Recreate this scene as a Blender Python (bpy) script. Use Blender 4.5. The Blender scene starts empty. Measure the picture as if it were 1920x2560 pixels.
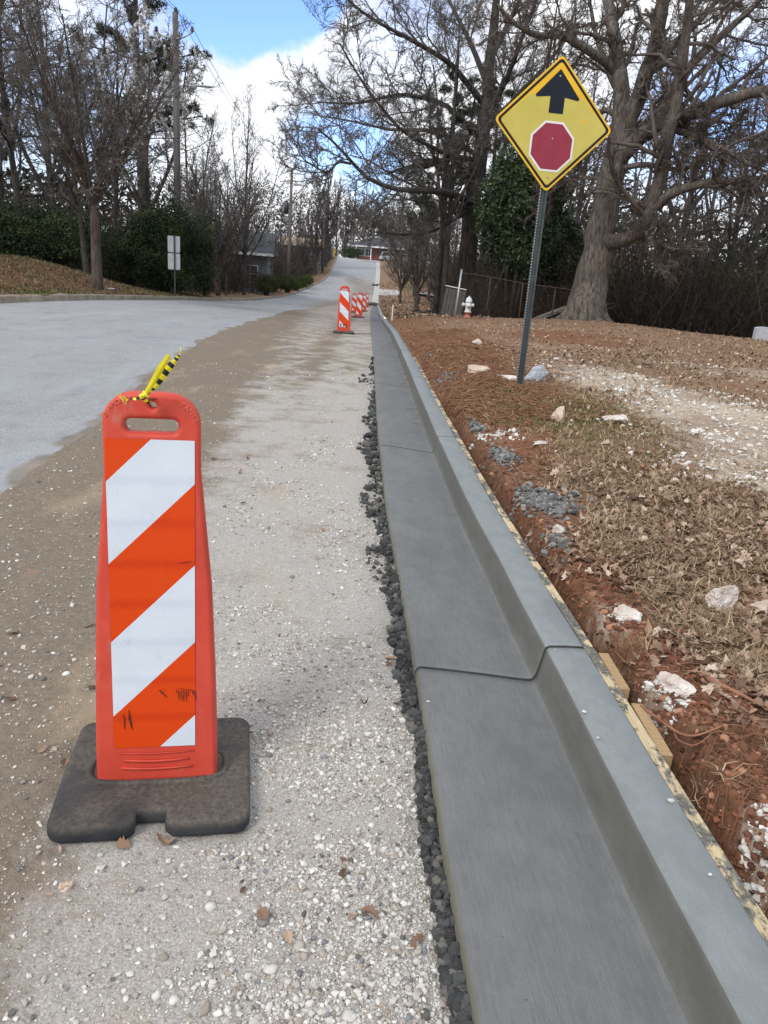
import bpy, bmesh, math, random
import numpy as np
from mathutils import Vector, Matrix, noise as mnoise
S = bpy.context.scene
C = S.collection
R_ = math.radians
# ------------------------------------------------------------------ camera
F = 1900.; H = 1.45; PI = math.pi
PITCH = R_(17.85); ROLL = R_(4.3)
FW = np.array([0, math.cos(PITCH), -math.sin(PITCH)]); UP0 = np.array([0, math.sin(PITCH), math.cos(PITCH)]); RT0 = np.array([1., 0, 0])
cd = bpy.data.cameras.new('camera'); cam = bpy.data.objects.new('camera', cd); C.objects.link(cam)
cd.sensor_fit = 'VERTICAL'; cd.sensor_height = 36; cd.sensor_width = 27; cd.lens = F/2560*36
cd.clip_start = .05; cd.clip_end = 2000
cr = RT0*math.cos(ROLL)+UP0*math.sin(ROLL); cu = -RT0*math.sin(ROLL)+UP0*math.cos(ROLL)
M = Matrix(((cr[0], cu[0], -FW[0], 0), (cr[1], cu[1], -FW[1], 0), (cr[2], cu[2], -FW[2], H), (0, 0, 0, 1)))
cam.matrix_world = M
S.camera = cam
# ------------------------------------------------------------------ render / colour
S.render.engine = 'CYCLES'
S.render.resolution_x = 768; S.render.resolution_y = 1024
S.view_settings.view_transform = 'Standard'; S.view_settings.look = 'None'
S.view_settings.gamma = 1; S.view_settings.exposure = 0.92
S.cycles.max_bounces = 5; S.cycles.diffuse_bounces = 3; S.cycles.transparent_max_bounces = 4

def ray(px, py):
    x = px-960; y = py-1280
    u = x*math.cos(ROLL)+y*math.sin(ROLL); v = -x*math.sin(ROLL)+y*math.cos(ROLL)
    return FW+RT0*u/F-UP0*v/F
def at(px, py, Y):          # point of the photograph's sight line at distance Y, used to plan real positions
    d = ray(px, py); return np.array([0, 0, H])+d*(Y/d[1])
def proj(p):
    q = np.array(p)-np.array([0, 0, H]); w = q@FW; u = q@RT0/w*F; v = -(q@UP0)/w*F
    return 960+u*math.cos(ROLL)-v*math.sin(ROLL), 1280+u*math.sin(ROLL)+v*math.cos(ROLL)
# ------------------------------------------------------------------ world
SUN_EL = R_(42); SUN_AZ = R_(215)   # azimuth clockwise from +Y: behind left
W = bpy.data.worlds.new('World'); S.world = W; W.use_nodes = True
nt = W.node_tree; nt.nodes.clear()
def nn(t, typ, **kw):
    n = t.nodes.new(typ)
    for k, v in kw.items(): setattr(n, k, v)
    return n
def setin(n, **kw):
    for k, v in kw.items(): n.inputs[k.replace('_', ' ')].default_value = v
out = nn(nt, 'ShaderNodeOutputWorld'); bg = nn(nt, 'ShaderNodeBackground'); bg.inputs[1].default_value = .1
sky = nn(nt, 'ShaderNodeTexSky', sky_type='NISHITA', sun_disc=False); sky.sun_elevation = SUN_EL; sky.sun_rotation = SUN_AZ
sky.air_density = 1.0; sky.dust_density = .6
tc = nn(nt, 'ShaderNodeTexCoord')
def wmath(op, a, b=None, c=None, clamp=False):
    n = nn(nt, 'ShaderNodeMath', operation=op); n.use_clamp = clamp
    for i, x in enumerate([a, b, c]):
        if x is None: continue
        if isinstance(x, (int, float)): n.inputs[i].default_value = x
        else: nt.links.new(x, n.inputs[i])
    return n.outputs[0]
nz = nn(nt, 'ShaderNodeTexNoise'); nz.inputs['Scale'].default_value = 7; nz.inputs['Detail'].default_value = 9; nz.inputs['Roughness'].default_value = .55
nt.links.new(tc.outputs['Generated'], nz.inputs['Vector'])
nz2 = nn(nt, 'ShaderNodeTexNoise'); nz2.inputs['Scale'].default_value = 1.7; nz2.inputs['Detail'].default_value = 3
nt.links.new(tc.outputs['Generated'], nz2.inputs['Vector'])
hole = None
for px, py, rad, soft, amp in [(640, -170, .118, .010, 1.), (900, 400, .045, .018, .95), (800, 385, .038, .02, .85), (1810, 300, .075, .05, .85), (100, 300, .10, .07, .55), (380, 30, .05, .05, .5), (1560, 430, .04, .04, .5), (1000, 40, .05, .05, .35)]:
    d = ray(px, py); d = d/np.linalg.norm(d)
    v = nn(nt, 'ShaderNodeVectorMath', operation='DISTANCE'); v.inputs[1].default_value = tuple(d)
    nt.links.new(tc.outputs['Generated'], v.inputs[0])
    dd = wmath('MULTIPLY_ADD', wmath('SUBTRACT', nz.outputs['Fac'], .5), .12, v.outputs['Value'])
    mr = nn(nt, 'ShaderNodeMapRange', interpolation_type='SMOOTHSTEP')
    nt.links.new(dd, mr.inputs[0]); mr.inputs[1].default_value = rad-soft; mr.inputs[2].default_value = rad+soft
    mr.inputs[3].default_value = amp; mr.inputs[4].default_value = 0
    hole = mr.outputs[0] if hole is None else wmath('MAXIMUM', hole, mr.outputs[0])
far = nn(nt, 'ShaderNodeMapRange'); nt.links.new(nz2.outputs['Fac'], far.inputs[0]); far.inputs[1].default_value = .56; far.inputs[2].default_value = .62
cov = wmath('SUBTRACT', 1., hole, clamp=True)
sx = nn(nt, 'ShaderNodeSeparateXYZ'); nt.links.new(tc.outputs['Generated'], sx.inputs[0])
high = nn(nt, 'ShaderNodeMapRange', interpolation_type='SMOOTHSTEP'); nt.links.new(sx.outputs[2], high.inputs[0])
high.inputs[1].default_value = .45; high.inputs[2].default_value = .7
cov = wmath('SUBTRACT', cov, wmath('MULTIPLY', far.outputs[0], high.outputs[0]), clamp=True)
skyb = nn(nt, 'ShaderNodeMix', data_type='RGBA', blend_type='MULTIPLY'); skyb.inputs[0].default_value = 1
nt.links.new(sky.outputs[0], skyb.inputs[6]); skyb.inputs[7].default_value = (.92, 1.08, 1.52, 1)
cc = nn(nt, 'ShaderNodeValToRGB'); nt.links.new(nz.outputs['Fac'], cc.inputs[0])
cc.color_ramp.elements[0].position = .36; cc.color_ramp.elements[0].color = (.52, .55, .61, 1)
cc.color_ramp.elements[1].position = .56; cc.color_ramp.elements[1].color = (.80, .82, .85, 1)
cs = nn(nt, 'ShaderNodeVectorMath', operation='SCALE'); nt.links.new(cc.outputs[0], cs.inputs[0]); cs.inputs['Scale'].default_value = 7.9
mx = nn(nt, 'ShaderNodeMix', data_type='RGBA'); nt.links.new(cov, mx.inputs[0]); nt.links.new(skyb.outputs[2], mx.inputs[6]); nt.links.new(cs.outputs[0], mx.inputs[7])
nt.links.new(mx.outputs[2], bg.inputs[0]); nt.links.new(bg.outputs[0], out.inputs[0])
sl = bpy.data.lights.new('sun', 'SUN'); sl.energy = 1.15; sl.angle = R_(20); sl.color = (1, .95, .88)
so = bpy.data.objects.new('sun', sl); C.objects.link(so)
sd = Vector((math.sin(SUN_AZ)*math.cos(SUN_EL), math.cos(SUN_AZ)*math.cos(SUN_EL), math.sin(SUN_EL)))
so.rotation_euler = sd.to_track_quat('Z', 'Y').to_euler(); so.location = (-5, -5, 30)

# ------------------------------------------------------------------ numpy noise
def _h(ix, iy, seed):
    h = (ix.astype(np.int64)*374761393+iy.astype(np.int64)*668265263+seed*1442695041) & 0xffffffff
    h = ((h ^ (h >> 13))*1274126177) & 0xffffffff
    h = ((h ^ (h >> 16))*2246822519) & 0xffffffff
    return ((h ^ (h >> 15)) & 0xffffff)/float(0xffffff)
def vn(x, y, seed=0):
    x = np.asarray(x, float); y = np.asarray(y, float)
    x, y = np.broadcast_arrays(x, y)
    ix = np.floor(x).astype(np.int64); iy = np.floor(y).astype(np.int64); fx = x-ix; fy = y-iy
    fx = fx*fx*(3-2*fx); fy = fy*fy*(3-2*fy)
    a = _h(ix, iy, seed); b = _h(ix+1, iy, seed); c = _h(ix, iy+1, seed); d = _h(ix+1, iy+1, seed)
    return (a*(1-fx)+b*fx)*(1-fy)+(c*(1-fx)+d*fx)*fy
def fbm(x, y, o=4, seed=0):
    s = 0; a = .5; n = 0
    for i in range(o):
        s = s+a*vn(np.asarray(x)*2**i, np.asarray(y)*2**i, seed+i*17); n += a; a *= .5
    return s/n*2-1           # -1..1
def sst(x, a, b):
    t = np.clip((np.asarray(x, float)-a)/(b-a), 0, 1); return t*t*(3-2*t)
# ------------------------------------------------------------------ terrain
YS = [-60,-5,6,12,19,27,37,49.5,66,78,90,100,110,125,140,150,170,220,400]
ZS = [0,0,0,-.03,-.17,-.50,-.92,-1.42,-1.86,-1.95,-1.6,-1.05,-.35,.9,2.1,2.35,2.5,2.8,4]
TT = np.arange(-60, 460, .25); ZT = np.interp(TT, YS, ZS)
kk = np.hanning(23); kk /= kk.sum(); ZT = np.convolve(np.pad(ZT, 11, 'edge'), kk, 'valid')
def zr(y): return np.interp(y, TT, ZT)
XRY = [-10,-3,0,1.13,1.5,2.08,2.57,3.23,4.26,6.26,8.45,12.5,18.5,25,40,55,70,85,100,120,140,160]
XRX = [1.2,.50,.35,.265,.235,.2,.165,.115,.035,-.08,-.18,-.35,-.60,-.88,-1.45,-1.97,-2.48,-2.95,-3.35,-3.9,-4.6,-5.6]
_t = np.arange(-12, 165, .05); _x = np.interp(_t, XRY, XRX); _k = np.hanning(25); _k /= _k.sum(); _x = np.convolve(np.pad(_x, 12, 'edge'), _k, 'valid')
def XR(y): return np.interp(y, _t, _x)
XLY = [-60,-10,5,16.7,18.6,23,32.5,41,52,65,80,90,102,114,131,140,150,162]
XLX = [-9,-8.6,-8.5,-8.55,-8.6,-8.95,-9.3,-9.25,-9.5,-9.95,-10.4,-10.25,-9.9,-10.15,-11.1,-11.5,-14,-30]
_tl = np.arange(-60, 165, .25); _xl = np.interp(_tl, XLY, XLX); _k = np.hanning(13); _k /= _k.sum(); _xl = np.convolve(np.pad(_xl, 6, 'edge'), _k, 'valid')
def XL(y): return np.interp(y, _tl, _xl)
def base_z(x, y): return zr(y)+.04*np.clip(XR(y)-x-2, 0, 8)
EDY = [-10,0,2,4.15,5.9,9,12.9,16.5,22,30,36,50,74,90]
EDX = [-2.0,-2.1,-2.12,-2.2,-2.42,-2.85,-3.36,-3.68,-4.0,-4.6,-5.2,-5.3,-4.9,-3.6]
def ED(y): return np.interp(y, EDY, EDX)+.16*fbm(np.asarray(y)*.7, 3.3, 4, 5)+.06*fbm(np.asarray(y)*4., 3.3, 5, 6)
# yard table right of the kerb
HY = np.array([-10,0,4,8.7,15,22,28,33,38,46,70,100,140,200.])
HU = np.array([.6,1,2,4,8,14,25,60,300.])
HT = np.array([
 [.15,.17,.18,.20,.2,.2,.2,.2,.2],[.15,.17,.18,.20,.2,.2,.2,.2,.2],[.14,.17,.20,.22,.2,.2,.2,.1,0],[.15,.20,.255,.29,.25,.2,.1,-.3,-1],
 [.16,.22,.32,.36,.38,.38,.2,-.4,-1],[.16,.24,.38,.48,.56,.5,.1,-.7,-1.5],[.16,.22,.40,.50,.72,.4,-.3,-1,-2],[.16,.22,.38,.42,.42,-.1,-.9,-1.2,-2],
 [.15,.2,.34,.3,-.1,-.6,-1.2,-1.4,-2],[.15,.2,.30,.2,-.3,-.8,-1.2,-1.4,-2],[.15,.2,.25,.2,0,-.3,-.6,-1,-1],[.15,.2,.3,.35,.3,0,0,0,0],[.1,.1,.1,.1,.1,.1,0,0,0],[0,0,0,0,0,0,0,0,0.]])
def yard(u, y):
    u = np.asarray(u, float); y = np.asarray(y, float); u, y = np.broadcast_arrays(u, y)
    i = np.clip(np.searchsorted(HY, y)-1, 0, len(HY)-2); j = np.clip(np.searchsorted(HU, u)-1, 0, len(HU)-2)
    a = np.clip((y-HY[i])/(HY[i+1]-HY[i]), 0, 1); b = np.clip((u-HU[j])/(HU[j+1]-HU[j]), 0, 1)
    a = a*a*(3-2*a)
    return (HT[i, j]*(1-b)+HT[i, j+1]*b)*(1-a)+(HT[i+1, j]*(1-b)+HT[i+1, j+1]*b)*a
def trench(u, y):
    y = np.asarray(y, float)
    w = .125+.075*fbm(y*1.7, .5, 3, 31)+.04*fbm(y*5, 2, 2, 41)
    d = .30*(1-sst(y, 3.8, 9))+.07*(1-sst(y, 10, 16))*sst(y, 3, 8)
    d = d*(.75+.6*vn(y*2.3, 9., 77))
    return -d*(1-sst(u, .655+w*.42, .67+w*1.05))
def bankh(v, y):     # left of the old kerb
    f = 1-sst(y, 31, 37)
    return .14+f*(1.0*sst(v, .3, 6.)+.4*sst(v, 6, 16))+(1-f)*(.15*sst(v, .5, 5)-.5*sst(v, 8, 30))
def G(x, y, fine=True):
    x = np.asarray(x, float); y = np.asarray(y, float); x, y = np.broadcast_arrays(x, y)
    u = x-XR(y); b = base_z(x, y)
    z = b.copy()
    near = 1/(1+np.abs(y)*.04)
    r = u > .6
    dwf = sst(y, 85, 88)*(1-sst(y, 97, 100))*(1-sst(u, 4, 7))
    zz = b+yard(u, y)*(1-.9*dwf)+trench(u, y)
    mound = .16*np.exp(-(((y-11.5)/2.2)**2+((u-1.15)/.42)**2))+.10*np.exp(-(((y-8.6)/.7)**2+((u-1.25)/.3)**2))
    rough = sst(u, .8, 1.3)
    tl_ = (u > .66) & (u < 1.0)
    zz = zz+np.where(tl_, .016*fbm(x*6+y*2, y*6, 3, 91)*(1-sst(y, 8, 12)), 0)
    zz = zz+mound+rough*(.035*fbm(x*1.1, y*1.1, 4, 3)+.03*fbm(x*4, y*4, 3, 8)+.012*fbm(x*15, y*15, 3, 9))+(1-rough)*.016*fbm(x*5, y*5, 3, 19)
    zz = np.where(u > 6, zz+.25*sst(u, 6, 14)*fbm(x*.15, y*.15, 3, 14)*sst(y, 26, 40), zz)
    z = np.where(r, zz, z)
    v = XL(y)-x
    l = v > 0
    zl = b+bankh(v, y)+sst(v, .3, 1.5)*(.05*fbm(x*.7, y*.7, 4, 23)+.02*fbm(x*5, y*5, 2, 29))
    z = np.where(l, zl, z)
    e = ED(y)
    s = (u <= .6) & (x > e)
    lip = sst(x-e, 0, .35)
    dip = -.035*np.exp(-((u+.03)/.10)**2)*(1-sst(y, 6, 12))
    zs = b+.004+lip*(.016*fbm(x*1.3, y*.8, 3, 51)+.004*fbm(x*6, y*6, 3, 52)+.006*fbm(x*22, y*22, 3, 53)+.005)+dip-.012*sst(u, -.25, -.02)*0
    z = np.where(s, zs, z)
    return z
def locx(px, Y, dz=0):
    X = 0.
    for _ in range(12):
        z = float(G(X, Y))+dz; p = proj((X, Y, z)); q = proj((X+.1, Y, z)); X += (px-p[0])/(q[0]-p[0])*.1
    return X, Y, float(G(X, Y))
# ------------------------------------------------------------------ mesh tools
def np_mesh(name, V, Q=None, T=None, smooth=True, tint=None, attrs=None):
    me = bpy.data.meshes.new(name)
    V = np.asarray(V, np.float32).reshape(-1, 3)
    Q = np.zeros((0, 4), np.int32) if Q is None else np.asarray(Q, np.int32).reshape(-1, 4)
    T = np.zeros((0, 3), np.int32) if T is None else np.asarray(T, np.int32).reshape(-1, 3)
    me.vertices.add(len(V)); me.vertices.foreach_set('co', V.ravel())
    nl = Q.size+T.size; me.loops.add(nl); me.loops.foreach_set('vertex_index', np.concatenate([Q.ravel(), T.ravel()]))
    me.polygons.add(len(Q)+len(T))
    st = np.concatenate([np.arange(len(Q))*4, Q.size+np.arange(len(T))*3]).astype(np.int32)
    me.polygons.foreach_set('loop_start', st)
    me.polygons.foreach_set('use_smooth', np.full(len(Q)+len(T), smooth, dtype=bool))
    me.update(calc_edges=True)
    if tint is not None:
        a = me.attributes.new('tint', 'FLOAT', 'POINT'); a.data.foreach_set('value', np.asarray(tint, np.float32))
    for k, v in (attrs or {}).items():
        v = np.asarray(v, np.float32)
        if v.ndim == 1: a = me.attributes.new(k, 'FLOAT', 'POINT'); a.data.foreach_set('value', v)
        else: a = me.attributes.new(k, 'FLOAT_VECTOR', 'POINT'); a.data.foreach_set('vector', v.ravel())
    return me
class MB:
    def __init__(s): s.V = []; s.Q = []; s.T = []; s.t = []; s.n = 0
    def add(s, V, Q=None, T=None, tint=0.):
        V = np.asarray(V, float).reshape(-1, 3)
        if Q is not None and len(Q): s.Q.append(np.asarray(Q).reshape(-1, 4)+s.n)
        if T is not None and len(T): s.T.append(np.asarray(T).reshape(-1, 3)+s.n)
        s.V.append(V); s.t.append(np.broadcast_to(np.asarray(tint, float), (len(V),))); s.n += len(V); return s
    def box(s, c, d, rot=0, bev=0, tint=0., mtx=None):
        bm = bmesh.new(); bmesh.ops.create_cube(bm, size=1)
        bmesh.ops.scale(bm, vec=d, verts=bm.verts)
        if bev: bmesh.ops.bevel(bm, geom=bm.edges[:], offset=bev, segments=2, affect='EDGES', profile=.5)
        m = Matrix.Translation(c) @ (mtx if mtx is not None else Matrix.Rotation(rot, 4, 'Z')); bm.transform(m)
        s.bm(bm, tint); return s
    def bm(s, bm, tint=0.):
        bm.verts.ensure_lookup_table()
        V = [v.co[:] for v in bm.verts]; Q = []; T = []
        bmesh.ops.triangulate(bm, faces=[f for f in bm.faces if len(f.verts) > 4])
        bm.verts.index_update()
        for f in bm.faces:
            i = [v.index for v in f.verts]; (Q if len(i) == 4 else T).append(i)
        s.add(V, Q, T, tint); bm.free(); return s
    def tube(s, pts, rad, k=8, cap=True, tint=0.):
        pts = np.asarray(pts, float); n = len(pts); rad = np.broadcast_to(np.asarray(rad, float), (n,))
        V, Q = tubes(pts[None], rad[None], k)
        T = []
        if cap:
            V = np.vstack([V, pts[:1], pts[-1:]]); a = n*k; b = a+1
            for i in range(k):
                j = (i+1) % k; T.append((a, j, i)); T.append((b, (n-1)*k+i, (n-1)*k+j))
        s.add(V, Q, T, tint); return s
    def lathe(s, c, prof, k=20, axis='Z', tint=0.):
        prof = np.asarray(prof, float); n = len(prof); a = np.arange(k)/k*2*PI
        r = prof[:, 0][:, None]; z = np.broadcast_to(prof[:, 1][:, None], (n, k))
        X, Y = r*np.cos(a), r*np.sin(a)
        V = np.stack([X, Y, z], -1) if axis == 'Z' else (np.stack([z, X, Y], -1) if axis == 'X' else np.stack([Y, z, X], -1))
        V = V.reshape(-1, 3)+np.asarray(c, float)
        Q = [(i*k+j, i*k+(j+1) % k, (i+1)*k+(j+1) % k, (i+1)*k+j) for i in range(n-1) for j in range(k)]
        s.add(V, Q, None, tint); return s
    def prism(s, poly, y0, y1, tint=0.):    # polygon in xz extruded along y
        n = len(poly); V = [(p[0], y0, p[1]) for p in poly]+[(p[0], y1, p[1]) for p in poly]
        bm = bmesh.new(); vs = [bm.verts.new(v) for v in V]
        bm.faces.new(vs[:n]); bm.faces.new(vs[n:][::-1])
        for i in range(n): bm.faces.new((vs[(i+1) % n], vs[i], vs[n+i], vs[n+(i+1) % n]))
        bmesh.ops.recalc_face_normals(bm, faces=bm.faces[:])
        s.bm(bm, tint); return s
    def mesh(s, name, smooth=False):
        V = np.vstack(s.V); Q = np.vstack(s.Q) if s.Q else None; T = np.vstack(s.T) if s.T else None
        return np_mesh(name, V, Q, T, smooth, np.concatenate(s.t))
    def build(s, name, mat, parent=None, smooth=False, loc=(0, 0, 0)):
        return obj(name, s.mesh(name, smooth), mat, parent, loc)
def tubes(P, Rr, k):
    N, n, _ = P.shape
    Tn = np.gradient(P, axis=1); Tn /= np.linalg.norm(Tn, axis=2, keepdims=True)+1e-9
    D = P[:, -1]-P[:, 0]; ref = np.where((np.abs(D[:, 2]) > .75*np.linalg.norm(D, axis=1))[:, None], np.array([[1., .13, 0]]), np.array([[.05, .1, 1.]]))[:, None]
    A = np.cross(Tn, ref); A /= np.linalg.norm(A, axis=2, keepdims=True)+1e-9
    B = np.cross(Tn, A)
    a = np.arange(k)/k*2*PI
    V = P[:, :, None]+Rr[:, :, None, None]*(A[:, :, None]*np.cos(a)[None, None, :, None]+B[:, :, None]*np.sin(a)[None, None, :, None])
    V = V.reshape(-1, 3)
    b = (np.arange(N)*n*k)[:, None, None]; i = (np.arange(n-1)*k)[None, :, None]; j = np.arange(k)[None, None, :]; j2 = (j+1) % k
    Q = np.stack([b+i+j, b+i+j2, b+i+k+j2, b+i+k+j], -1).reshape(-1, 4)
    return V, Q
def obj(name, me, mat=None, parent=None, loc=(0, 0, 0)):
    o = bpy.data.objects.new(name, me); C.objects.link(o); o.location = loc
    if mat is not None:
        o.data.materials.clear(); o.data.materials.append(mat)
    if parent is not None: o.parent = parent
    return o
def thing(name, label, cat, loc=(0, 0, 0), rz=0, group=None):
    o = bpy.data.objects.new(name, None); C.objects.link(o); o.location = loc; o.rotation_euler = (0, 0, rz); o.empty_display_size = .2
    return tag(o, label, cat, group)
def tag(o, label, cat, group=None, kind=None):
    if label: o['label'] = label
    if cat: o['category'] = cat
    if group: o['group'] = group
    if kind: o['kind'] = kind
    return o
def copy_tree(o, parent=None):
    c = o.copy(); C.objects.link(c)
    if parent is not None: c.parent = parent
    for ch in [x for x in bpy.data.objects if x.parent == o]: copy_tree(ch, c)
    return c
def struct(o, label, cat=None): o['kind'] = 'structure'; o['label'] = label; o['category'] = cat or o.name.replace('_', ' '); return o
# ------------------------------------------------------------------ materials
class NT:
    def __init__(s, name):
        s.m = bpy.data.materials.new(name); s.m.use_nodes = True; s.t = s.m.node_tree; s.b = s.t.nodes['Principled BSDF']; s.l = s.t.links
        s.tc = s.t.nodes.new('ShaderNodeTexCoord')
    def n(s, typ, **kw): return nn(s.t, typ, **kw)
    def pt(s, i, v):
        if isinstance(v, bpy.types.NodeSocket): s.l.new(v, i)
        else: i.default_value = v if not (isinstance(v, tuple) and len(v) == 3 and i.type == 'RGBA') else (*v, 1)
    def noise(s, scale, detail=4, rough=.55, vec=None, stretch=None, dist=0):
        n = s.n('ShaderNodeTexNoise'); n.inputs['Scale'].default_value = scale; n.inputs['Detail'].default_value = detail; n.inputs['Roughness'].default_value = rough; n.inputs['Distortion'].default_value = dist
        v = vec or s.tc.outputs['Object']
        if stretch:
            mp = s.n('ShaderNodeMapping'); mp.inputs['Scale'].default_value = stretch; s.l.new(v, mp.inputs[0]); v = mp.outputs[0]
        s.l.new(v, n.inputs['Vector']); return n.outputs['Fac']
    def vor(s, scale, feat='F1', out='Distance', vec=None, rnd=1):
        n = s.n('ShaderNodeTexVoronoi', feature=feat); n.inputs['Scale'].default_value = scale; n.inputs['Randomness'].default_value = rnd
        s.l.new(vec or s.tc.outputs['Object'], n.inputs['Vector']); return n.outputs[out]
    def ramp(s, f, els):
        n = s.n('ShaderNodeValToRGB'); s.l.new(f, n.inputs[0]); r = n.color_ramp
        while len(r.elements) < len(els): r.elements.new(.5)
        for e, (p, c) in zip(r.elements, els): e.position = p; e.color = (*c, 1) if len(c) == 3 else c
        return n.outputs[0]
    def mix(s, f, a, b, mode='MIX'):
        n = s.n('ShaderNodeMix', data_type='RGBA', blend_type=mode); s.pt(n.inputs[0], f); s.pt(n.inputs[6], a); s.pt(n.inputs[7], b); return n.outputs[2]
    def math(s, op, a, b=0., c=0., clamp=False):
        n = s.n('ShaderNodeMath', operation=op); n.use_clamp = clamp; s.pt(n.inputs[0], a); s.pt(n.inputs[1], b); s.pt(n.inputs[2], c); return n.outputs[0]
    def step(s, f, a, b, lo=0., hi=1.):
        n = s.n('ShaderNodeMapRange', interpolation_type='SMOOTHSTEP'); s.pt(n.inputs[0], f); s.pt(n.inputs[1], a); s.pt(n.inputs[2], b); s.pt(n.inputs[3], lo); s.pt(n.inputs[4], hi); return n.outputs[0]
    def attr(s, name): n = s.n('ShaderNodeAttribute', attribute_name=name); return n
    def bump(s, h, strength=.3, dist=.01, prev=None):
        n = s.n('ShaderNodeBump'); n.inputs['Strength'].default_value = strength; n.inputs['Distance'].default_value = dist; s.l.new(h, n.inputs['Height'])
        if prev is not None: s.l.new(prev, n.inputs['Normal'])
        s.l.new(n.outputs[0], s.b.inputs['Normal']); return n.outputs[0]
    def fin(s, col, rough=.8, spec=.3, metal=0.):
        s.pt(s.b.inputs['Base Color'], col); s.pt(s.b.inputs['Roughness'], rough); s.b.inputs['Specular IOR Level'].default_value = spec; s.b.inputs['Metallic'].default_value = metal
        return s.m
def simple(name, c1, c2=None, scale=8, rough=.7, spec=.3, metal=0., bump=0., bscale=40, bdist=.003, stretch=None):
    m = NT(name); c2 = c2 or tuple(x*.8 for x in c1)
    f = m.noise(scale, 6, .6, stretch=stretch); col = m.ramp(f, [(.32, c1), (.68, c2)])
    if bump: m.bump(m.noise(bscale, 5, .6, stretch=stretch), bump, bdist)
    return m.fin(col, rough, spec, metal)
def tinted(name, els, rough=.8, spec=.2, trans=0):
    m = NT(name); col = m.ramp(m.attr('tint').outputs['Fac'], els); m.fin(col, rough, spec)
    return m.m

# asphalt with mud stains
m = NT('asphalt'); f = m.noise(.6, 5, .6); f2 = m.noise(9, 5, .7); f3 = m.noise(75, 5, .85)
col = m.ramp(f, [(.3, (.215, .228, .245)), (.7, (.30, .31, .322))])
col = m.mix(.35, col, m.ramp(f2, [(.3, (.17, .18, .195)), (.7, (.37, .38, .395))]))
col = m.mix(.55, col, m.ramp(f3, [(.38, (.09, .095, .10)), (.62, (.52, .53, .55))]))
cr_ = m.vor(1.1, 'DISTANCE_TO_EDGE', vec=None); wear = m.noise(1.0, 5, .6, stretch=(1.3, .25, 1)); col = m.mix(m.step(wear, .40, .68, 0., .38), col, (.36, .375, .395)); drk = m.noise(2.6, 7, .75, stretch=(1, .45, 1)); col = m.mix(m.step(drk, .46, .70, 0., .45), col, (.17, .18, .195))
crk = m.step(m.math('ADD', cr_, m.math('MULTIPLY', m.noise(3, 6, .7), .09)), .042, .056, .55, 0.)
col = m.mix(m.math('MULTIPLY', crk, m.step(m.noise(.9, 4), .54, .64)), col, (.12, .12, .125))
mud = m.attr('mud').outputs['Fac']; mf = m.step(m.math('ADD', mud, m.math('MULTIPLY', m.math('SUBTRACT', m.noise(1.3, 6, .65), .5), 1.1)), .35, .75)
col = m.mix(m.math('MULTIPLY', mf, .8), col, m.ramp(m.noise(3, 4), [(.3, (.14, .115, .088)), (.7, (.26, .22, .175))]))
m.bump(f3, .5, .004); ASPH = m.fin(col, .85, .25)
# shoulder gravel: masks g = limestone, d = brown dirt
m = NT('gravel_ground'); g = m.attr('gmask').outputs['Fac']
big = m.noise(2.2, 6, .6); fine = m.noise(42, 8, .82); sp = m.vor(150, out='Color'); spd = m.vor(150)
dirt = m.ramp(fine, [(.25, (.10, .082, .060)), (.5, (.195, .162, .124)), (.75, (.315, .268, .212))])
lime = m.ramp(fine, [(.25, (.27, .255, .235)), (.5, (.47, .45, .425)), (.75, (.62, .60, .57))])
hs = m.n('ShaderNodeSeparateColor'); m.l.new(sp, hs.inputs[0])
lime = m.mix(.5, lime, m.ramp(hs.outputs[0], [(0, (.19, .19, .19)), (.45, (.41, .40, .38)), (1, (.64, .625, .59))]))
gm = m.step(m.math('ADD', g, m.math('MULTIPLY', m.math('SUBTRACT', m.noise(2.6, 8, .72), .5), 1.35)), .30, .70)
col = m.mix(gm, dirt, lime)
stone_shade = m.noise(190, 4, .8); col = m.mix(m.math('MULTIPLY', gm, .5), col, m.ramp(stone_shade, [(.34, (.12, .11, .10)), (.5, (.36, .34, .315)), (.66, (.66, .64, .60))])); col = m.mix(.16, col, m.ramp(stone_shade, [(.34, (.06, .05, .038)), (.5, (.17, .14, .11)), (.68, (.42, .37, .31))]))  # fine mottling paints the tiny shadows between stones into the colour
pb = m.math('MULTIPLY', m.step(m.noise(1.7, 7, .7), .50, .62), m.step(m.noise(6, 5, .7), .40, .60)); col = m.mix(m.math('MULTIPLY', pb, .5), col, m.ramp(fine, [(.3, (.15, .115, .082)), (.7, (.32, .255, .19))]))
tan = m.step(m.noise(1.1, 4, .6, stretch=(2.2, .7, 1)), .55, .72); col = m.mix(m.math('MULTIPLY', tan, .5), col, (.40, .31, .21))
red = m.step(m.noise(2.7, 4, .6), .66, .76); col = m.mix(m.math('MULTIPLY', red, .5), col, (.34, .19, .125))
m.bump(m.math('ADD', m.math('MULTIPLY', spd, -.5), m.noise(60, 6, .8)), .7, .005); SHOULD = m.fin(col, .92, .15)
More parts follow.
